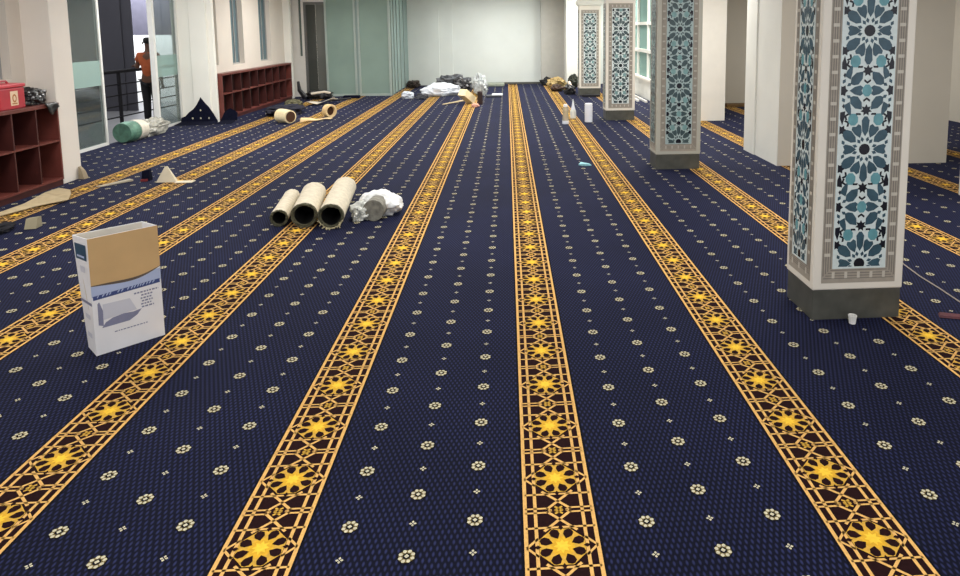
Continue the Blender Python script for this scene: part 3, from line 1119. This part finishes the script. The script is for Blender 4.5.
# peeled-up end of the gold border beside the rack: beige backing with the pattern side turned down
mb = MB()
fp_ = [[(-5.66, 8.58, 0.02), (-5.42, 8.42, 0.03)], [(-5.58, 8.2, 0.05), (-5.22, 8.12, 0.05)], [(-5.5, 7.95, 0.06), (-5.13, 7.92, 0.03)], [(-5.48, 7.72, 0.045), (-5.33, 7.74, 0.016)], [(-5.56, 7.3, 0.02), (-5.49, 7.28, 0.012)]]
for i in range(4):
    mb.poly([fp_[i][0], fp_[i][1], fp_[i + 1][1], fp_[i + 1][0]])
fb = mb.build('carpet_flap', DARKBK, weld=True)
so = fb.modifiers.new('thickness', 'SOLIDIFY')
so.thickness = 0.008
so.offset = 1
tag(fb, 'beige backing of a peeled carpet strip lying below the cubby rack', 'carpet piece')
mb = MB()
mb.rings([[(-5.27, 8.68, 0.006), (-5.20, 8.66, 0.006), (-4.97, 8.98, 0.006), (-5.04, 9.02, 0.006)], [(-5.27, 8.68, 0.012), (-5.20, 8.66, 0.014), (-4.97, 8.98, 0.03), (-5.04, 9.02, 0.03)]])
tag(mb.build('card_strip', mat('grey_card', (176, 166, 146), 0.8, 0.08)), 'flat grey-beige card strip lying on the carpet past the white column', 'scrap')
fp = thing('folded_card', 'small cream card folded up into a triangle on a gold stripe', 'card', (-4.46, 8.95, 0))
mb = MB()
mb.rings([[(-4.62, 8.86, 0.005), (-4.36, 8.86, 0.005), (-4.40, 8.98, 0.005), (-4.60, 8.98, 0.005)], [(-4.53, 8.93, 0.20), (-4.50, 8.93, 0.205), (-4.50, 8.945, 0.205), (-4.53, 8.945, 0.20)]])
mb.build('upright_fold', mat('cream_card', (214, 204, 180), 0.75, 0.06), fp)
mb = MB()
mb.box(-4.36, -4.14, 8.80, 8.92, 0.005, 0.012)
mb.build('flat_fold', mat('cream_card', (214, 204, 180)), fp)
ds = thing('fabric_scrap', 'dark upright carpet scrap with a dull red end, near the folded card', 'scrap', (-4.80, 9.0, 0))
mb = MB()
mb.rings([[(-4.87, 8.98, 0.004), (-4.76, 8.98, 0.004), (-4.76, 9.06, 0.004), (-4.87, 9.06, 0.004)], [(-4.86, 9.0, 0.13), (-4.77, 9.0, 0.15), (-4.77, 9.05, 0.15), (-4.86, 9.05, 0.13)]])
mb.build('dark_part', NAVYF, ds)
mb = MB()
mb.box(-4.86, -4.78, 8.945, 8.978, 0.004, 0.03)
mb.build('red_edge', mat('dull_red', (120, 44, 48), 0.8, 0.1), ds)
mb = MB()
mb.rings([[(-4.88, 6.84, 0.005), (-4.78, 6.86, 0.005), (-4.79, 6.97, 0.005), (-4.89, 6.95, 0.005)], [(-4.88, 6.88, 0.105), (-4.78, 6.90, 0.115), (-4.785, 6.96, 0.11), (-4.885, 6.94, 0.10)]])
tag(mb.build('foam_block', mat('khaki_block', (158, 150, 124), 0.8, 0.08)), 'small khaki block lying on the carpet left of the white carton', 'block')
ck = crumple('cloth_bundle', mat('black_cloth', (16, 16, 24), 0.9, 0.3, 14), (-5.12, 6.72, 0.0), (0.16, 0.24, 0.05), None, 0.3, 1.8, 11)
tag(ck, 'dark crumpled cloth on the carpet beside the small khaki block', 'cloth')
mb = MB()
mb.rings([[(-5.785, 9.17, 0.004), (-5.70, 9.16, 0.004), (-5.69, 9.24, 0.004), (-5.785, 9.26, 0.004)], [(-5.785, 9.19, 0.17), (-5.76, 9.19, 0.15), (-5.72, 9.23, 0.11), (-5.785, 9.25, 0.17)]])
tag(mb.build('card_piece', mat('tan_card', (150, 136, 112), 0.8, 0.1)), 'tan card piece leaning at the foot of the white column', 'scrap')


# turned-up carpet corners against the pilaster
def corner(name, label, x0, x1, y, hs):
    mb = MB()
    n = len(hs) - 1
    for i in range(n):
        xa, xb = x0 + (x1 - x0) * i / n, x0 + (x1 - x0) * (i + 1) / n
        mb.poly([(xa, y - 0.40, 0.006), (xb, y - 0.40, 0.006), (xb, y - 0.06, 0.05 * min(1, hs[i + 1] * 6)), (xa, y - 0.06, 0.05 * min(1, hs[i] * 6))], 0)
        mb.poly([(xa, y - 0.06, 0.05 * min(1, hs[i] * 6)), (xb, y - 0.06, 0.05 * min(1, hs[i + 1] * 6)), (xb, y - 0.02, max(0.02, hs[i + 1])), (xa, y - 0.02, max(0.02, hs[i]))], 0)
        if i % 2 and hs[i] > 0.1 and x1 - x0 > 0.5:
            for q in range(1, int(hs[i] / 0.2) + 1):
                zc = 0.17 * q - 0.06
                yy = y - 0.06 + 0.04 * zc / max(hs[i], 0.02) - 0.012
                mb.poly([(xa + 0.017 * cos(t), yy, zc + 0.022 * sin(t)) for t in [2 * pi * k / 8 for k in range(8)]], 1)
    o = mb.build(name, [NAVYF, CREAM])
    return tag(o, label, 'carpet piece')


corner('carpet_corner', 'peaked navy carpet corner turned up against the white pilaster', -6.98, -6.22, 14.6, [0.12, 0.15, 0.24, 0.30, 0.40, 0.56, 0.44, 0.34, 0.20, 0.03])
corner('carpet_corner', 'low navy carpet edge curled up beside the far cubby rack', -6.21, -5.85, 14.72, [0.02, 0.20, 0.27, 0.30, 0.26, 0.2])

# plastic-wrapped roll in the doorway
wr_ = thing('wrapped_roll', 'green-ended roll wrapped in clear plastic lying in the open doorway', 'roll', (-6.85, 12.5, 0))
mb = MB()
mb.tube([(-6.80, 12.05, 0.19), (-6.79, 12.15, 0.19), (-6.78, 12.32, 0.19)], [0.17, 0.186, 0.186], 22)
mb.build('green_end', mat('sea_green', (84, 122, 104), 0.5, 0.35, 9, bump=0.3), wr_)
mb = MB()
mb.tube([(-6.78, 12.33, 0.19), (-6.775, 12.45, 0.19), (-6.77, 12.58, 0.18)], [0.19, 0.186, 0.175], 22)
mb.build('white_wrap', mat('creamy_wrap', (214, 206, 190), 0.4, 0.12, 10, bump=0.3), wr_)
crumple('clear_wrap', mat('frosted_plastic2', (158, 156, 146), 0.25, 0.3, 18, spec=0.6), (-6.79, 13.05, 0.001), (0.17, 0.47, 0.19), wr_, 0.25, 2.4, 21)

# ------------------------------------------------------------------ heap at the back left (by the far rack)
TAN = mat('tan_underlay', (226, 196, 146), 0.8, 0.1, 12)
CREAMP = mat('cream_pad', (240, 222, 180), 0.8, 0.08, 12)
tr = thing('underlay_roll', 'short fat cream roll lying nearest in the left heap on the stripe', 'roll', (-4.75, 14.3, 0))
mb = MB()
mb.tube([(-4.88, 14.49, 0.15), (-4.74, 14.39, 0.15), (-4.60, 14.28, 0.145)], [0.15, 0.145, 0.138], 24)
mb.build('roll_body', CREAMP, tr)
mb = MB()
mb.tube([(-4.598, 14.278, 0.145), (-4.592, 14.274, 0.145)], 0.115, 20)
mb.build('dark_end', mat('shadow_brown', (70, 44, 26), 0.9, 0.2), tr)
un = sheet('underlay_strip', TAN, lambda u, v: (-4.42 + 0.52 * u, 14.30 + 0.5 * u + 0.16 * v, 0.012 + 0.09 * (1 - u) ** 2 * sin(pi * v) + 0.02 * sin(6 * u) ** 2), 12, 6, 0.012)
tag(un, 'tan underlay strip unrolled on the carpet in front of the far rack', 'strip')
rg = thing('cardboard_tube', 'short tan cardboard ring standing on the gold stripe near the left heap', 'tube', (-4.0, 15.3, 0))
mb = MB()
dx_ = Vector((0.75, -0.66, 0)).normalized()
ca_ = Vector((-4.08, 15.25, 0.152))
sa_ = dx_.cross(Vector((0, 0, 1)))
mb.rings([[ca_ + dx_ * a_ + rr * (cos(t) * sa_ + sin(t) * Vector((0, 0, 1))) for t in [2 * pi * k / 20 for k in range(20)]] for a_, rr in ((0, 0.15), (0.14, 0.148), (0.14, 0.105), (0.0, 0.105))], 0, False, False)
mb.build('ring', TAN, rg)
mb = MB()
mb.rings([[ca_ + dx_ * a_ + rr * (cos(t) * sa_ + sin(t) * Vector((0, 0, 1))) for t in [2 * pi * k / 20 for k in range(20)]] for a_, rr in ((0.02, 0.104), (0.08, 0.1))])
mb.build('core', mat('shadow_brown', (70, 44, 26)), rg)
o = crumple('cloth_bundle', mat('navy_cloth', (24, 24, 40), 0.9, 0.3, 10), (-5.25, 15.9, 0), (0.42, 0.55, 0.13), None, 0.35, 1.7, 31)
tag(o, 'low dark heap of offcut carpet at the foot of the far rack', 'heap')
o = crumple('cloth_bundle', mat('olive_cloth', (92, 88, 66), 0.9, 0.3, 10), (-5.45, 17.2, 0), (0.22, 0.28, 0.12), None, 0.35, 2.0, 32)
tag(o, 'small olive cloth heap against the end of the far rack', 'cloth')
bb = thing('bin_bag', 'limp black bag with a raised tail in front of the white partition', 'bag', (-5.35, 19.2, 0))
crumple('bag_body', BLKBAG, (-5.4, 19.3, 0), (0.40, 0.26, 0.14), bb, 0.35, 2.0, 33)
mb = MB()
mb.tube([(-5.66, 18.9, 0.1), (-5.78, 18.82, 0.3), (-5.80, 18.80, 0.55)], [0.08, 0.06, 0.035], 8)
mb.build('bag_tail', BLKBAG, bb)
pc = thing('cardboard_sheet', 'bent pale cardboard sheet lying by the limp black bag', 'card', (-5.0, 18.0, 0))
pcs = sheet('bent_sheet', mat('pale_card', (196, 186, 170), 0.8, 0.1), lambda u, v: (-5.2 + 0.62 * u, 17.5 + 0.5 * v + 0.2 * u, 0.03 + 0.24 * abs(u - 0.35) * (1 - 0.5 * v)), 8, 4, 0.01, pc)
mb = MB()
mb.tube([(-5.22, 17.95, 0.28), (-4.9, 18.05, 0.32), (-4.75, 18.1, 0.28)], 0.03, 8)
mb.build('rolled_edge', mat('pale_card', (196, 186, 170)), pc)
mb = MB()
mb.tube([(-4.9, 18.55, 0.03), (-4.45, 19.1, 0.03)], 0.03, 8)
tag(mb.build('pipe', mat('black_pipe', (26, 26, 32), 0.5, 0.1)), 'dark pipe lying before the dark glass door', 'pipe')
mb = MB()
mb.box(-4.72, -4.25, 19.3, 19.47, 0.004, 0.08)
tag(mb.build('folded_cloth', NAVYF, bevel=0.02), 'flat dark navy folded cloth lying before the first green glass panel', 'cloth')

# ------------------------------------------------------------------ heap at the back centre
WB = mat('white_bag', (216, 222, 230), 0.4, 0.1, 6, spec=0.5)
o = crumple('plastic_sack', WB, (-1.95, 19.75, 0), (0.62, 0.30, 0.22), None, 0.22, 1.5, 41, rotz=0.5)
tag(o, 'long white plastic sack slumped in the heap by the back wall', 'sack')
o = crumple('rubbish_bag', BLKBAG, (-1.48, 20.85, 0), (0.30, 0.2, 0.24), None, 0.3, 1.8, 42)
tag(o, 'black rubbish bag between the long white sack and the clear sheeting', 'bag')
o = crumple('cloth_bundle', mat('slate_cloth', (92, 94, 98), 0.8, 0.3, 10), (-1.75, 21.75, 0), (0.6, 0.28, 0.28), None, 0.4, 2.0, 43)
tag(o, 'dark grey cloth heap behind the long white sack', 'cloth')
ps = thing('plastic_sheeting', 'crumpled silvery plastic sheeting standing tallest in the back heap', 'sheeting', (-1.1, 20.6, 0))
crumple('folds', mat('silver_plastic', (196, 200, 200), 0.25, 0.35, 9, spec=0.6), (-0.86, 20.8, 0), (0.22, 0.2, 0.32), ps, 0.5, 2.1, 44)
crumple('trailing_end', mat('silver_plastic', (196, 200, 200)), (-0.80, 19.9, 0), (0.12, 0.36, 0.2), ps, 0.5, 2.2, 45, rotz=0.5)
o = crumple('white_bag', WB, (-2.86, 19.15, 0), (0.18, 0.14, 0.12), None, 0.3, 2.0, 46)
tag(o, 'small white bag lying at the left end of the back heap', 'bag')
o = crumple('grey_bag', mat('dark_grey_bag', (70, 72, 78), 0.5, 0.35, 9), (-2.42, 18.85, 0), (0.18, 0.11, 0.10), None, 0.35, 2.0, 47)
tag(o, 'dark grey bag between the small white bag and the long white sack', 'bag')
cbx = thing('open_carton', 'open cream cardboard carton lying tipped on the gold stripe in the back heap', 'box', (-1.0, 17.6, 0))
mb = MB()
TT = Matrix.Translation((-1.05, 17.5, 0.17)) @ Matrix.Rotation(0.9, 4, 'Z') @ Matrix.Rotation(0.6, 4, 'Y') @ Matrix.Scale(0.8, 4)
mb.box(-0.3, 0.24, -0.15, -0.135, -0.12, 0.12, 0, TT)
mb.box(-0.3, 0.24, 0.135, 0.15, -0.12, 0.12, 0, TT)
mb.box(-0.3, 0.24, -0.135, 0.135, -0.12, -0.105, 0, TT)
mb.box(-0.3, 0.24, -0.135, 0.135, 0.105, 0.12, 0, TT)
mb.box(-0.3, -0.285, -0.135, 0.135, -0.105, 0.105, 0, TT)
ob = mb.build('carton_body', CREAMP, cbx)
zmin = min(v.co.z for v in ob.data.vertices)
for v in ob.data.vertices:
    v.co.z -= zmin - 0.004
mb = MB()
mb.rings([[(-0.72 + 0.07 * cos(t), 17.4 + 0.12 * sin(t), z) for t in [2 * pi * k / 14 for k in range(14)]] for z in (0.005, 0.33, 0.34)])
tag(mb.build('dark_tube', mat('dark_brown_tube', (44, 26, 22), 0.7, 0.2)), 'dark brown upright tube beside the tipped cream carton', 'tube')
o = crumple('pink_cloth', mat('pale_pink_cloth', (214, 160, 140), 0.8, 0.15, 10), (-0.82, 16.75, 0), (0.10, 0.08, 0.06), None, 0.3, 2.0, 48)
tag(o, 'small pinkish cloth at the front of the back heap', 'cloth')
st = sheet('backing_strip', DARKBK, lambda u, v: (-1.70 + 0.55 * u, 17.25 + 0.9 * u + 0.2 * v, 0.012 + 0.03 * sin(pi * v) * u), 10, 4, 0.012)
tag(st, 'curved beige strip lying flat before the long white sack', 'strip')
mb = MB()
mb.box(-0.62, -0.18, 19.05, 19.42, 0.005, 0.055)
tag(mb.build('slab', mat('charcoal_slab', (50, 52, 60), 0.5, 0.15), bevel=0.01), 'thin dark slab right of the heap, under the white sheet', 'slab')
mb = MB()
mb.box(-0.45, -0.14, 19.1, 19.42, 0.056, 0.085)
tag(mb.build('foam_sheet', mat('white_foam', (212, 214, 216), 0.7, 0.05), bevel=0.006), 'small white sheet lying on the thin dark slab', 'sheet')
mb = MB()
mb.box(-0.85, -0.1, 22.6, 23.2, 0.005, 0.10)
tag(mb.build('folded_underlay', mat('grey_green_felt', (140, 146, 132), 0.8, 0.12, 10), bevel=0.02), 'grey-green folded underlay flat against the back wall', 'underlay')
o = crumple('brown_bag', mat('brown_black_bag', (52, 42, 36), 0.6, 0.3, 9), (-3.15, 22.6, 0), (0.22, 0.3, 0.14), None, 0.35, 2.0, 49)
tag(o, 'small dark bag at the end of the folding glass screen', 'bag')

# ------------------------------------------------------------------ heap at the back right
o = crumple('tool_bag', mat('black_fabric', (24, 24, 26), 0.8, 0.3, 9), (1.42, 22.9, 0), (0.28, 0.25, 0.16), None, 0.3, 2.0, 51)
tag(o, 'black bag at the back wall, leftmost item of the right heap', 'bag')
o = crumple('tan_bag', mat('khaki_cloth', (160, 138, 92), 0.8, 0.25, 9), (1.62, 21.9, 0), (0.30, 0.3, 0.2), None, 0.35, 2.0, 52)
tag(o, 'khaki tan cloth bag on top of the gold stripe by the back wall', 'bag')
o = crumple('leather_bag', mat('dark_brown_leather', (62, 40, 26), 0.6, 0.3, 9), (1.55, 20.7, 0), (0.2, 0.2, 0.13), None, 0.35, 2.0, 53)
tag(o, 'dark brown bag in front of the khaki one on the gold stripe', 'bag')
o = crumple('plastic_sack', mat('olive_black_bag', (40, 44, 34), 0.6, 0.3, 9), (2.22, 22.1, 0), (0.2, 0.18, 0.24), None, 0.35, 2.0, 54)
tag(o, 'dark olive sack standing against the white back column', 'sack')
mb = MB()
mb.tube([(1.98, 21.1, 0.24), (2.0, 20.75, 0.14), (2.06, 20.4, 0.06)], 0.05, 10)
tag(mb.build('foam_roll', mat('pale_pink_foam', (208, 188, 170), 0.7, 0.08)), 'pale pinkish thin roll leaning on the dark bags', 'roll')
o = crumple('rubbish_bag', BLKBAG, (1.86, 19.7, 0), (0.17, 0.2, 0.17), None, 0.35, 2.0, 55)
tag(o, 'low black bag just left of the farthest patterned pillar', 'bag')
mb = MB()
mb.box(2.14, 2.66, 18.85, 19.0, 0.004, 0.07)
tag(mb.build('black_case', mat('black_case', (20, 20, 26), 0.5, 0.1), bevel=0.01), 'long flat black case in front of the farthest pillar', 'case')
jug = thing('jerrycan', 'brown container with a pale round label right of the farthest pillar', 'container', (2.78, 18.9, 0))
mb = MB()
mb.box(2.76, 2.98, 18.85, 19.05, 0.004, 0.40)
mb.build('body', mat('brown_container', (92, 66, 44), 0.5, 0.2), jug, bevel=0.03)
mb = MB()
mb.lathe((2.87, 18.95, 0.40), [(0.04, 0), (0.04, 0.05), (0.03, 0.055)], 12)
mb.build('cap', mat('black_case', (20, 20, 26)), jug)
mb = MB()
mb.poly([(2.85 + 0.06 * cos(t), 18.845, 0.22 + 0.09 * sin(t)) for t in [2 * pi * k / 16 for k in range(16)]])
mb.build('round_label', mat('pale_label', (214, 200, 182), 0.5, 0.05), jug)
o = crumple('beige_cloth', mat('beige_cloth', (190, 160, 128), 0.8, 0.15, 9), (2.86, 18.1, 0), (0.12, 0.16, 0.06), None, 0.3, 2.0, 56)
tag(o, 'small beige cloth on the carpet behind the third pillar', 'cloth')
for i, (x, y0, y1, z, lab) in enumerate(((3.66, 17.2, 20.2, 0.004, 'white timber batten lying nearest the window wall'), (3.50, 17.5, 20.0, 0.004, 'white timber batten lying on the aisle side of its twin'))):
    mb = MB()
    mb.box(x - 0.03, x + 0.03, y0, y1, z, z + 0.05)
    tag(mb.build('batten', mat('white_batten', (220, 218, 212), 0.5, 0.04)), lab, 'batten', 'white battens on the floor below the windows')
mb = MB()
mb.box(5.45, 6.3, 16.05, 16.4, 0.004, 0.06)
tag(mb.build('carpet_offcut', mat('brown_offcut', (110, 84, 50), 0.9, 0.2, 14)), 'brown carpet offcut lying along the wall between the white columns', 'carpet piece')

# ------------------------------------------------------------------ person outside, seen through the doorway
def skin(name, m, joints, edges, parent=None, root=0):
    """joints: [(pos, radius)]"""
    o_ = wloc(parent) if parent is not None else Vector((0, 0, 0))
    me = bpy.data.meshes.new(name)
    me.from_pydata([tuple(Vector(p) - o_) for p, r in joints], edges, [])
    me.materials.append(m)
    o = bpy.data.objects.new(name, me)
    COL.objects.link(o)
    o.parent = parent
    sk = o.modifiers.new('skin', 'SKIN')
    sk.use_smooth_shade = True
    for i, (p, r) in enumerate(joints):
        sv = me.skin_vertices[0].data[i]
        sv.radius = r if isinstance(r, tuple) else (r, r)
        sv.use_root = (i == root)
    sd = o.modifiers.new('smooth', 'SUBSURF')
    sd.levels = sd.render_levels = 2
    return o


PXX, PYY, PSC = -7.40, 14.25, 1.05
SKIN = mat('brown_skin', (92, 62, 46), 0.6, 0.08, 10)
per = thing('person', 'person in rust-orange shirt and black trousers standing at the railing outside', 'person', (PXX, PYY, 0))
B = lambda x, y, z: (PXX + PSC * x, PYY + PSC * y, PSC * z)
J = [(B(0, 0, 0.93), (0.125, 0.10)), (B(0, 0, 1.12), (0.12, 0.09)), (B(0, 0, 1.34), (0.145, 0.10)), (B(0, 0, 1.46), (0.07, 0.07)),
     (B(0, 0.01, 1.53), (0.05, 0.05)), (B(0, 0.02, 1.60), (0.07, 0.082)), (B(0, 0.02, 1.68), (0.078, 0.095)), (B(0, 0.02, 1.745), (0.045, 0.055)),
     (B(-0.17, 0, 1.41), 0.055), (B(-0.25, 0.05, 1.16), 0.043), (B(-0.36, 0.22, 1.20), 0.033),
     (B(0.17, 0, 1.41), 0.055), (B(0.20, -0.02, 1.14), 0.043), (B(0.20, 0.05, 0.90), 0.033),
     (B(-0.09, 0, 0.86), 0.09), (B(-0.09, 0.02, 0.48), 0.06), (B(-0.09, 0, 0.09), 0.042), (B(-0.095, 0.14, 0.035), 0.033),
     (B(0.09, 0, 0.86), 0.09), (B(0.09, 0.02, 0.48), 0.06), (B(0.09, 0, 0.09), 0.042), (B(0.095, 0.14, 0.035), 0.033),
     (B(0.0, 0.12, 1.635), 0.016)]
Ed = [(0, 1), (1, 2), (2, 3), (3, 4), (4, 5), (5, 6), (6, 7), (2, 8), (8, 9), (9, 10), (2, 11), (11, 12), (12, 13), (0, 14), (14, 15), (15, 16), (16, 17), (0, 18), (18, 19), (19, 20), (20, 21), (6, 22)]


def add_hand(wrist_i, d, side_v):
    w_ = Vector(J[wrist_i][0])
    d = Vector(d).normalized()
    side_v = Vector(side_v).normalized()
    J.append((tuple(w_ + d * 0.06), (0.032, 0.018)))
    palm = len(J) - 1
    Ed.append((wrist_i, palm))
    dn = Vector((0, 0, -1))
    for k, ln_ in enumerate((0.065, 0.075, 0.07, 0.055)):
        s0 = side_v * (0.028 - 0.019 * k)
        J.append((tuple(w_ + d * 0.095 + s0), 0.009))
        J.append((tuple(w_ + d * (0.095 + ln_ * 0.5) + s0 * 1.1 + dn * 0.012), 0.008))
        J.append((tuple(w_ + d * (0.095 + ln_ * 0.8) + s0 * 1.1 + dn * 0.035), 0.007))
        n_ = len(J)
        Ed.extend([(palm, n_ - 3), (n_ - 3, n_ - 2), (n_ - 2, n_ - 1)])
    J.append((tuple(w_ + d * 0.055 + side_v * 0.045 + dn * 0.01), 0.010))
    J.append((tuple(w_ + d * 0.085 + side_v * 0.06 + dn * 0.025), 0.008))
    n_ = len(J)
    Ed.extend([(palm, n_ - 2), (n_ - 2, n_ - 1)])


add_hand(10, (-0.5, 0.4, -0.05), (0.6, 0.7, 0))
add_hand(13, (0, 0.25, -1), (-1, 0.3, 0))
skin('body', SKIN, J, Ed, per)
SH = [J[0], J[1], J[2], J[3], J[8], (B(-0.215, 0.02, 1.27), 0.052), J[11], (B(0.19, -0.01, 1.26), 0.052)]
SH = [(p, tuple(x + 0.018 for x in r) if isinstance(r, tuple) else r + 0.014) for p, r in SH]
SH[3] = (B(0, 0, 1.45), (0.075, 0.07))
skin('shirt', mat('rust_orange_cloth', (158, 78, 42), 0.9, 0.15, 12), SH, [(0, 1), (1, 2), (2, 3), (2, 4), (4, 5), (2, 6), (6, 7)], per)
TRS = [(B(0, 0, 0.96), (0.14, 0.115)), J[14], J[15], (B(-0.09, 0, 0.10), 0.05), J[18], J[19], (B(0.09, 0, 0.10), 0.05)]
TRS = [(p, r if isinstance(r, tuple) else r + 0.018) for p, r in TRS]
skin('trousers', mat('black_trousers', (22, 22, 26), 0.9, 0.15, 12), TRS, [(0, 1), (1, 2), (2, 3), (0, 4), (4, 5), (5, 6)], per)
HR = [(B(0, -0.02, 1.62), (0.075, 0.075)), (B(0, 0.0, 1.70), (0.088, 0.098)), (B(0, 0.015, 1.765), (0.055, 0.065))]
skin('hair', mat('black_hair', (20, 17, 16), 0.7, 0.2, 30), HR, [(0, 1), (1, 2)], per)
for sx in (-1, 1):
    mb = MB()
    mb.rings([[B(sx * (0.085 + e), 0.01 + r * 0.6 * cos(t), 1.645 + r * sin(t)) for t in [2 * pi * k / 10 for k in range(10)]] for e, r in ((0, 0.02), (0.012, 0.03), (0.018, 0.018))])
    mb.build('ear', SKIN, per)
    mb = MB()
    mb.rings([[B(sx * 0.032 + r * cos(t), 0.108 + e, 1.665 + 0.6 * r * sin(t)) for t in [2 * pi * k / 10 for k in range(10)]] for e, r in ((0, 0.014), (0.008, 0.008))])
    mb.build('eye', mat('eye_white', (225, 220, 214), 0.3, 0.02), per)

# ------------------------------------------------------------------ light
def area(x, y, z, sx, sy, power, col=(1, 0.985, 0.955), rot=(0, 0, 0)):
    l = bpy.data.lights.new('ceiling_or_fill_light', 'AREA')
    l.shape = 'RECTANGLE'
    l.size, l.size_y = sx, sy
    l.energy = power
    l.color = col
    o = bpy.data.objects.new('ceiling_or_fill_light', l)
    o.location = (x, y, z)
    o.rotation_euler = rot
    COL.objects.link(o)
    return o


for y in (1.5, 6.5, 11.5, 16.5, 21.0):
    for x in (-4.4, -0.4, 3.2):
        area(x, y, 3.25, 1.2, 1.2, {1.5: 70, 6.5: 85, 11.5: 115, 16.5: 145, 21.0: 158}[y] * (0.8 if x < -4 and 16 < y < 18 else 1))
area(6.6, 6.0, 3.25, 1.2, 1.2, 60)
area(6.6, 13.2, 3.25, 1.2, 1.2, 90)
area(-9.9, 18.2, 4.4, 1.2, 1.2, 500, (0.95, 0.98, 1.0))  # stands in for daylight on the white wall outside
area(-4.6, 22.0, 3.25, 1.0, 1.0, 40)
area(-5.2, 11.2, 3.1, 0.8, 0.8, 60, (1, 0.985, 0.955), (radians(62), 0, radians(20)))  # added fill lamp, tilted to brighten the left pilaster
area(-10, 13, 4.4, 2, 4, 60, (0.95, 0.98, 1.0))  # outdoor area light, not a ceiling fitting

wd_ = bpy.data.worlds.new('world')
scene.world = wd_
wd_.use_nodes = True
bg = wd_.node_tree.nodes['Background']
bg.inputs['Color'].default_value = (0.94, 0.95, 1.0, 1)
bg.inputs['Strength'].default_value = 1.15

scene.view_settings.view_transform = 'Standard'
scene.view_settings.look = 'None'
scene.view_settings.exposure = 0.0
scene.view_settings.gamma = 1.0
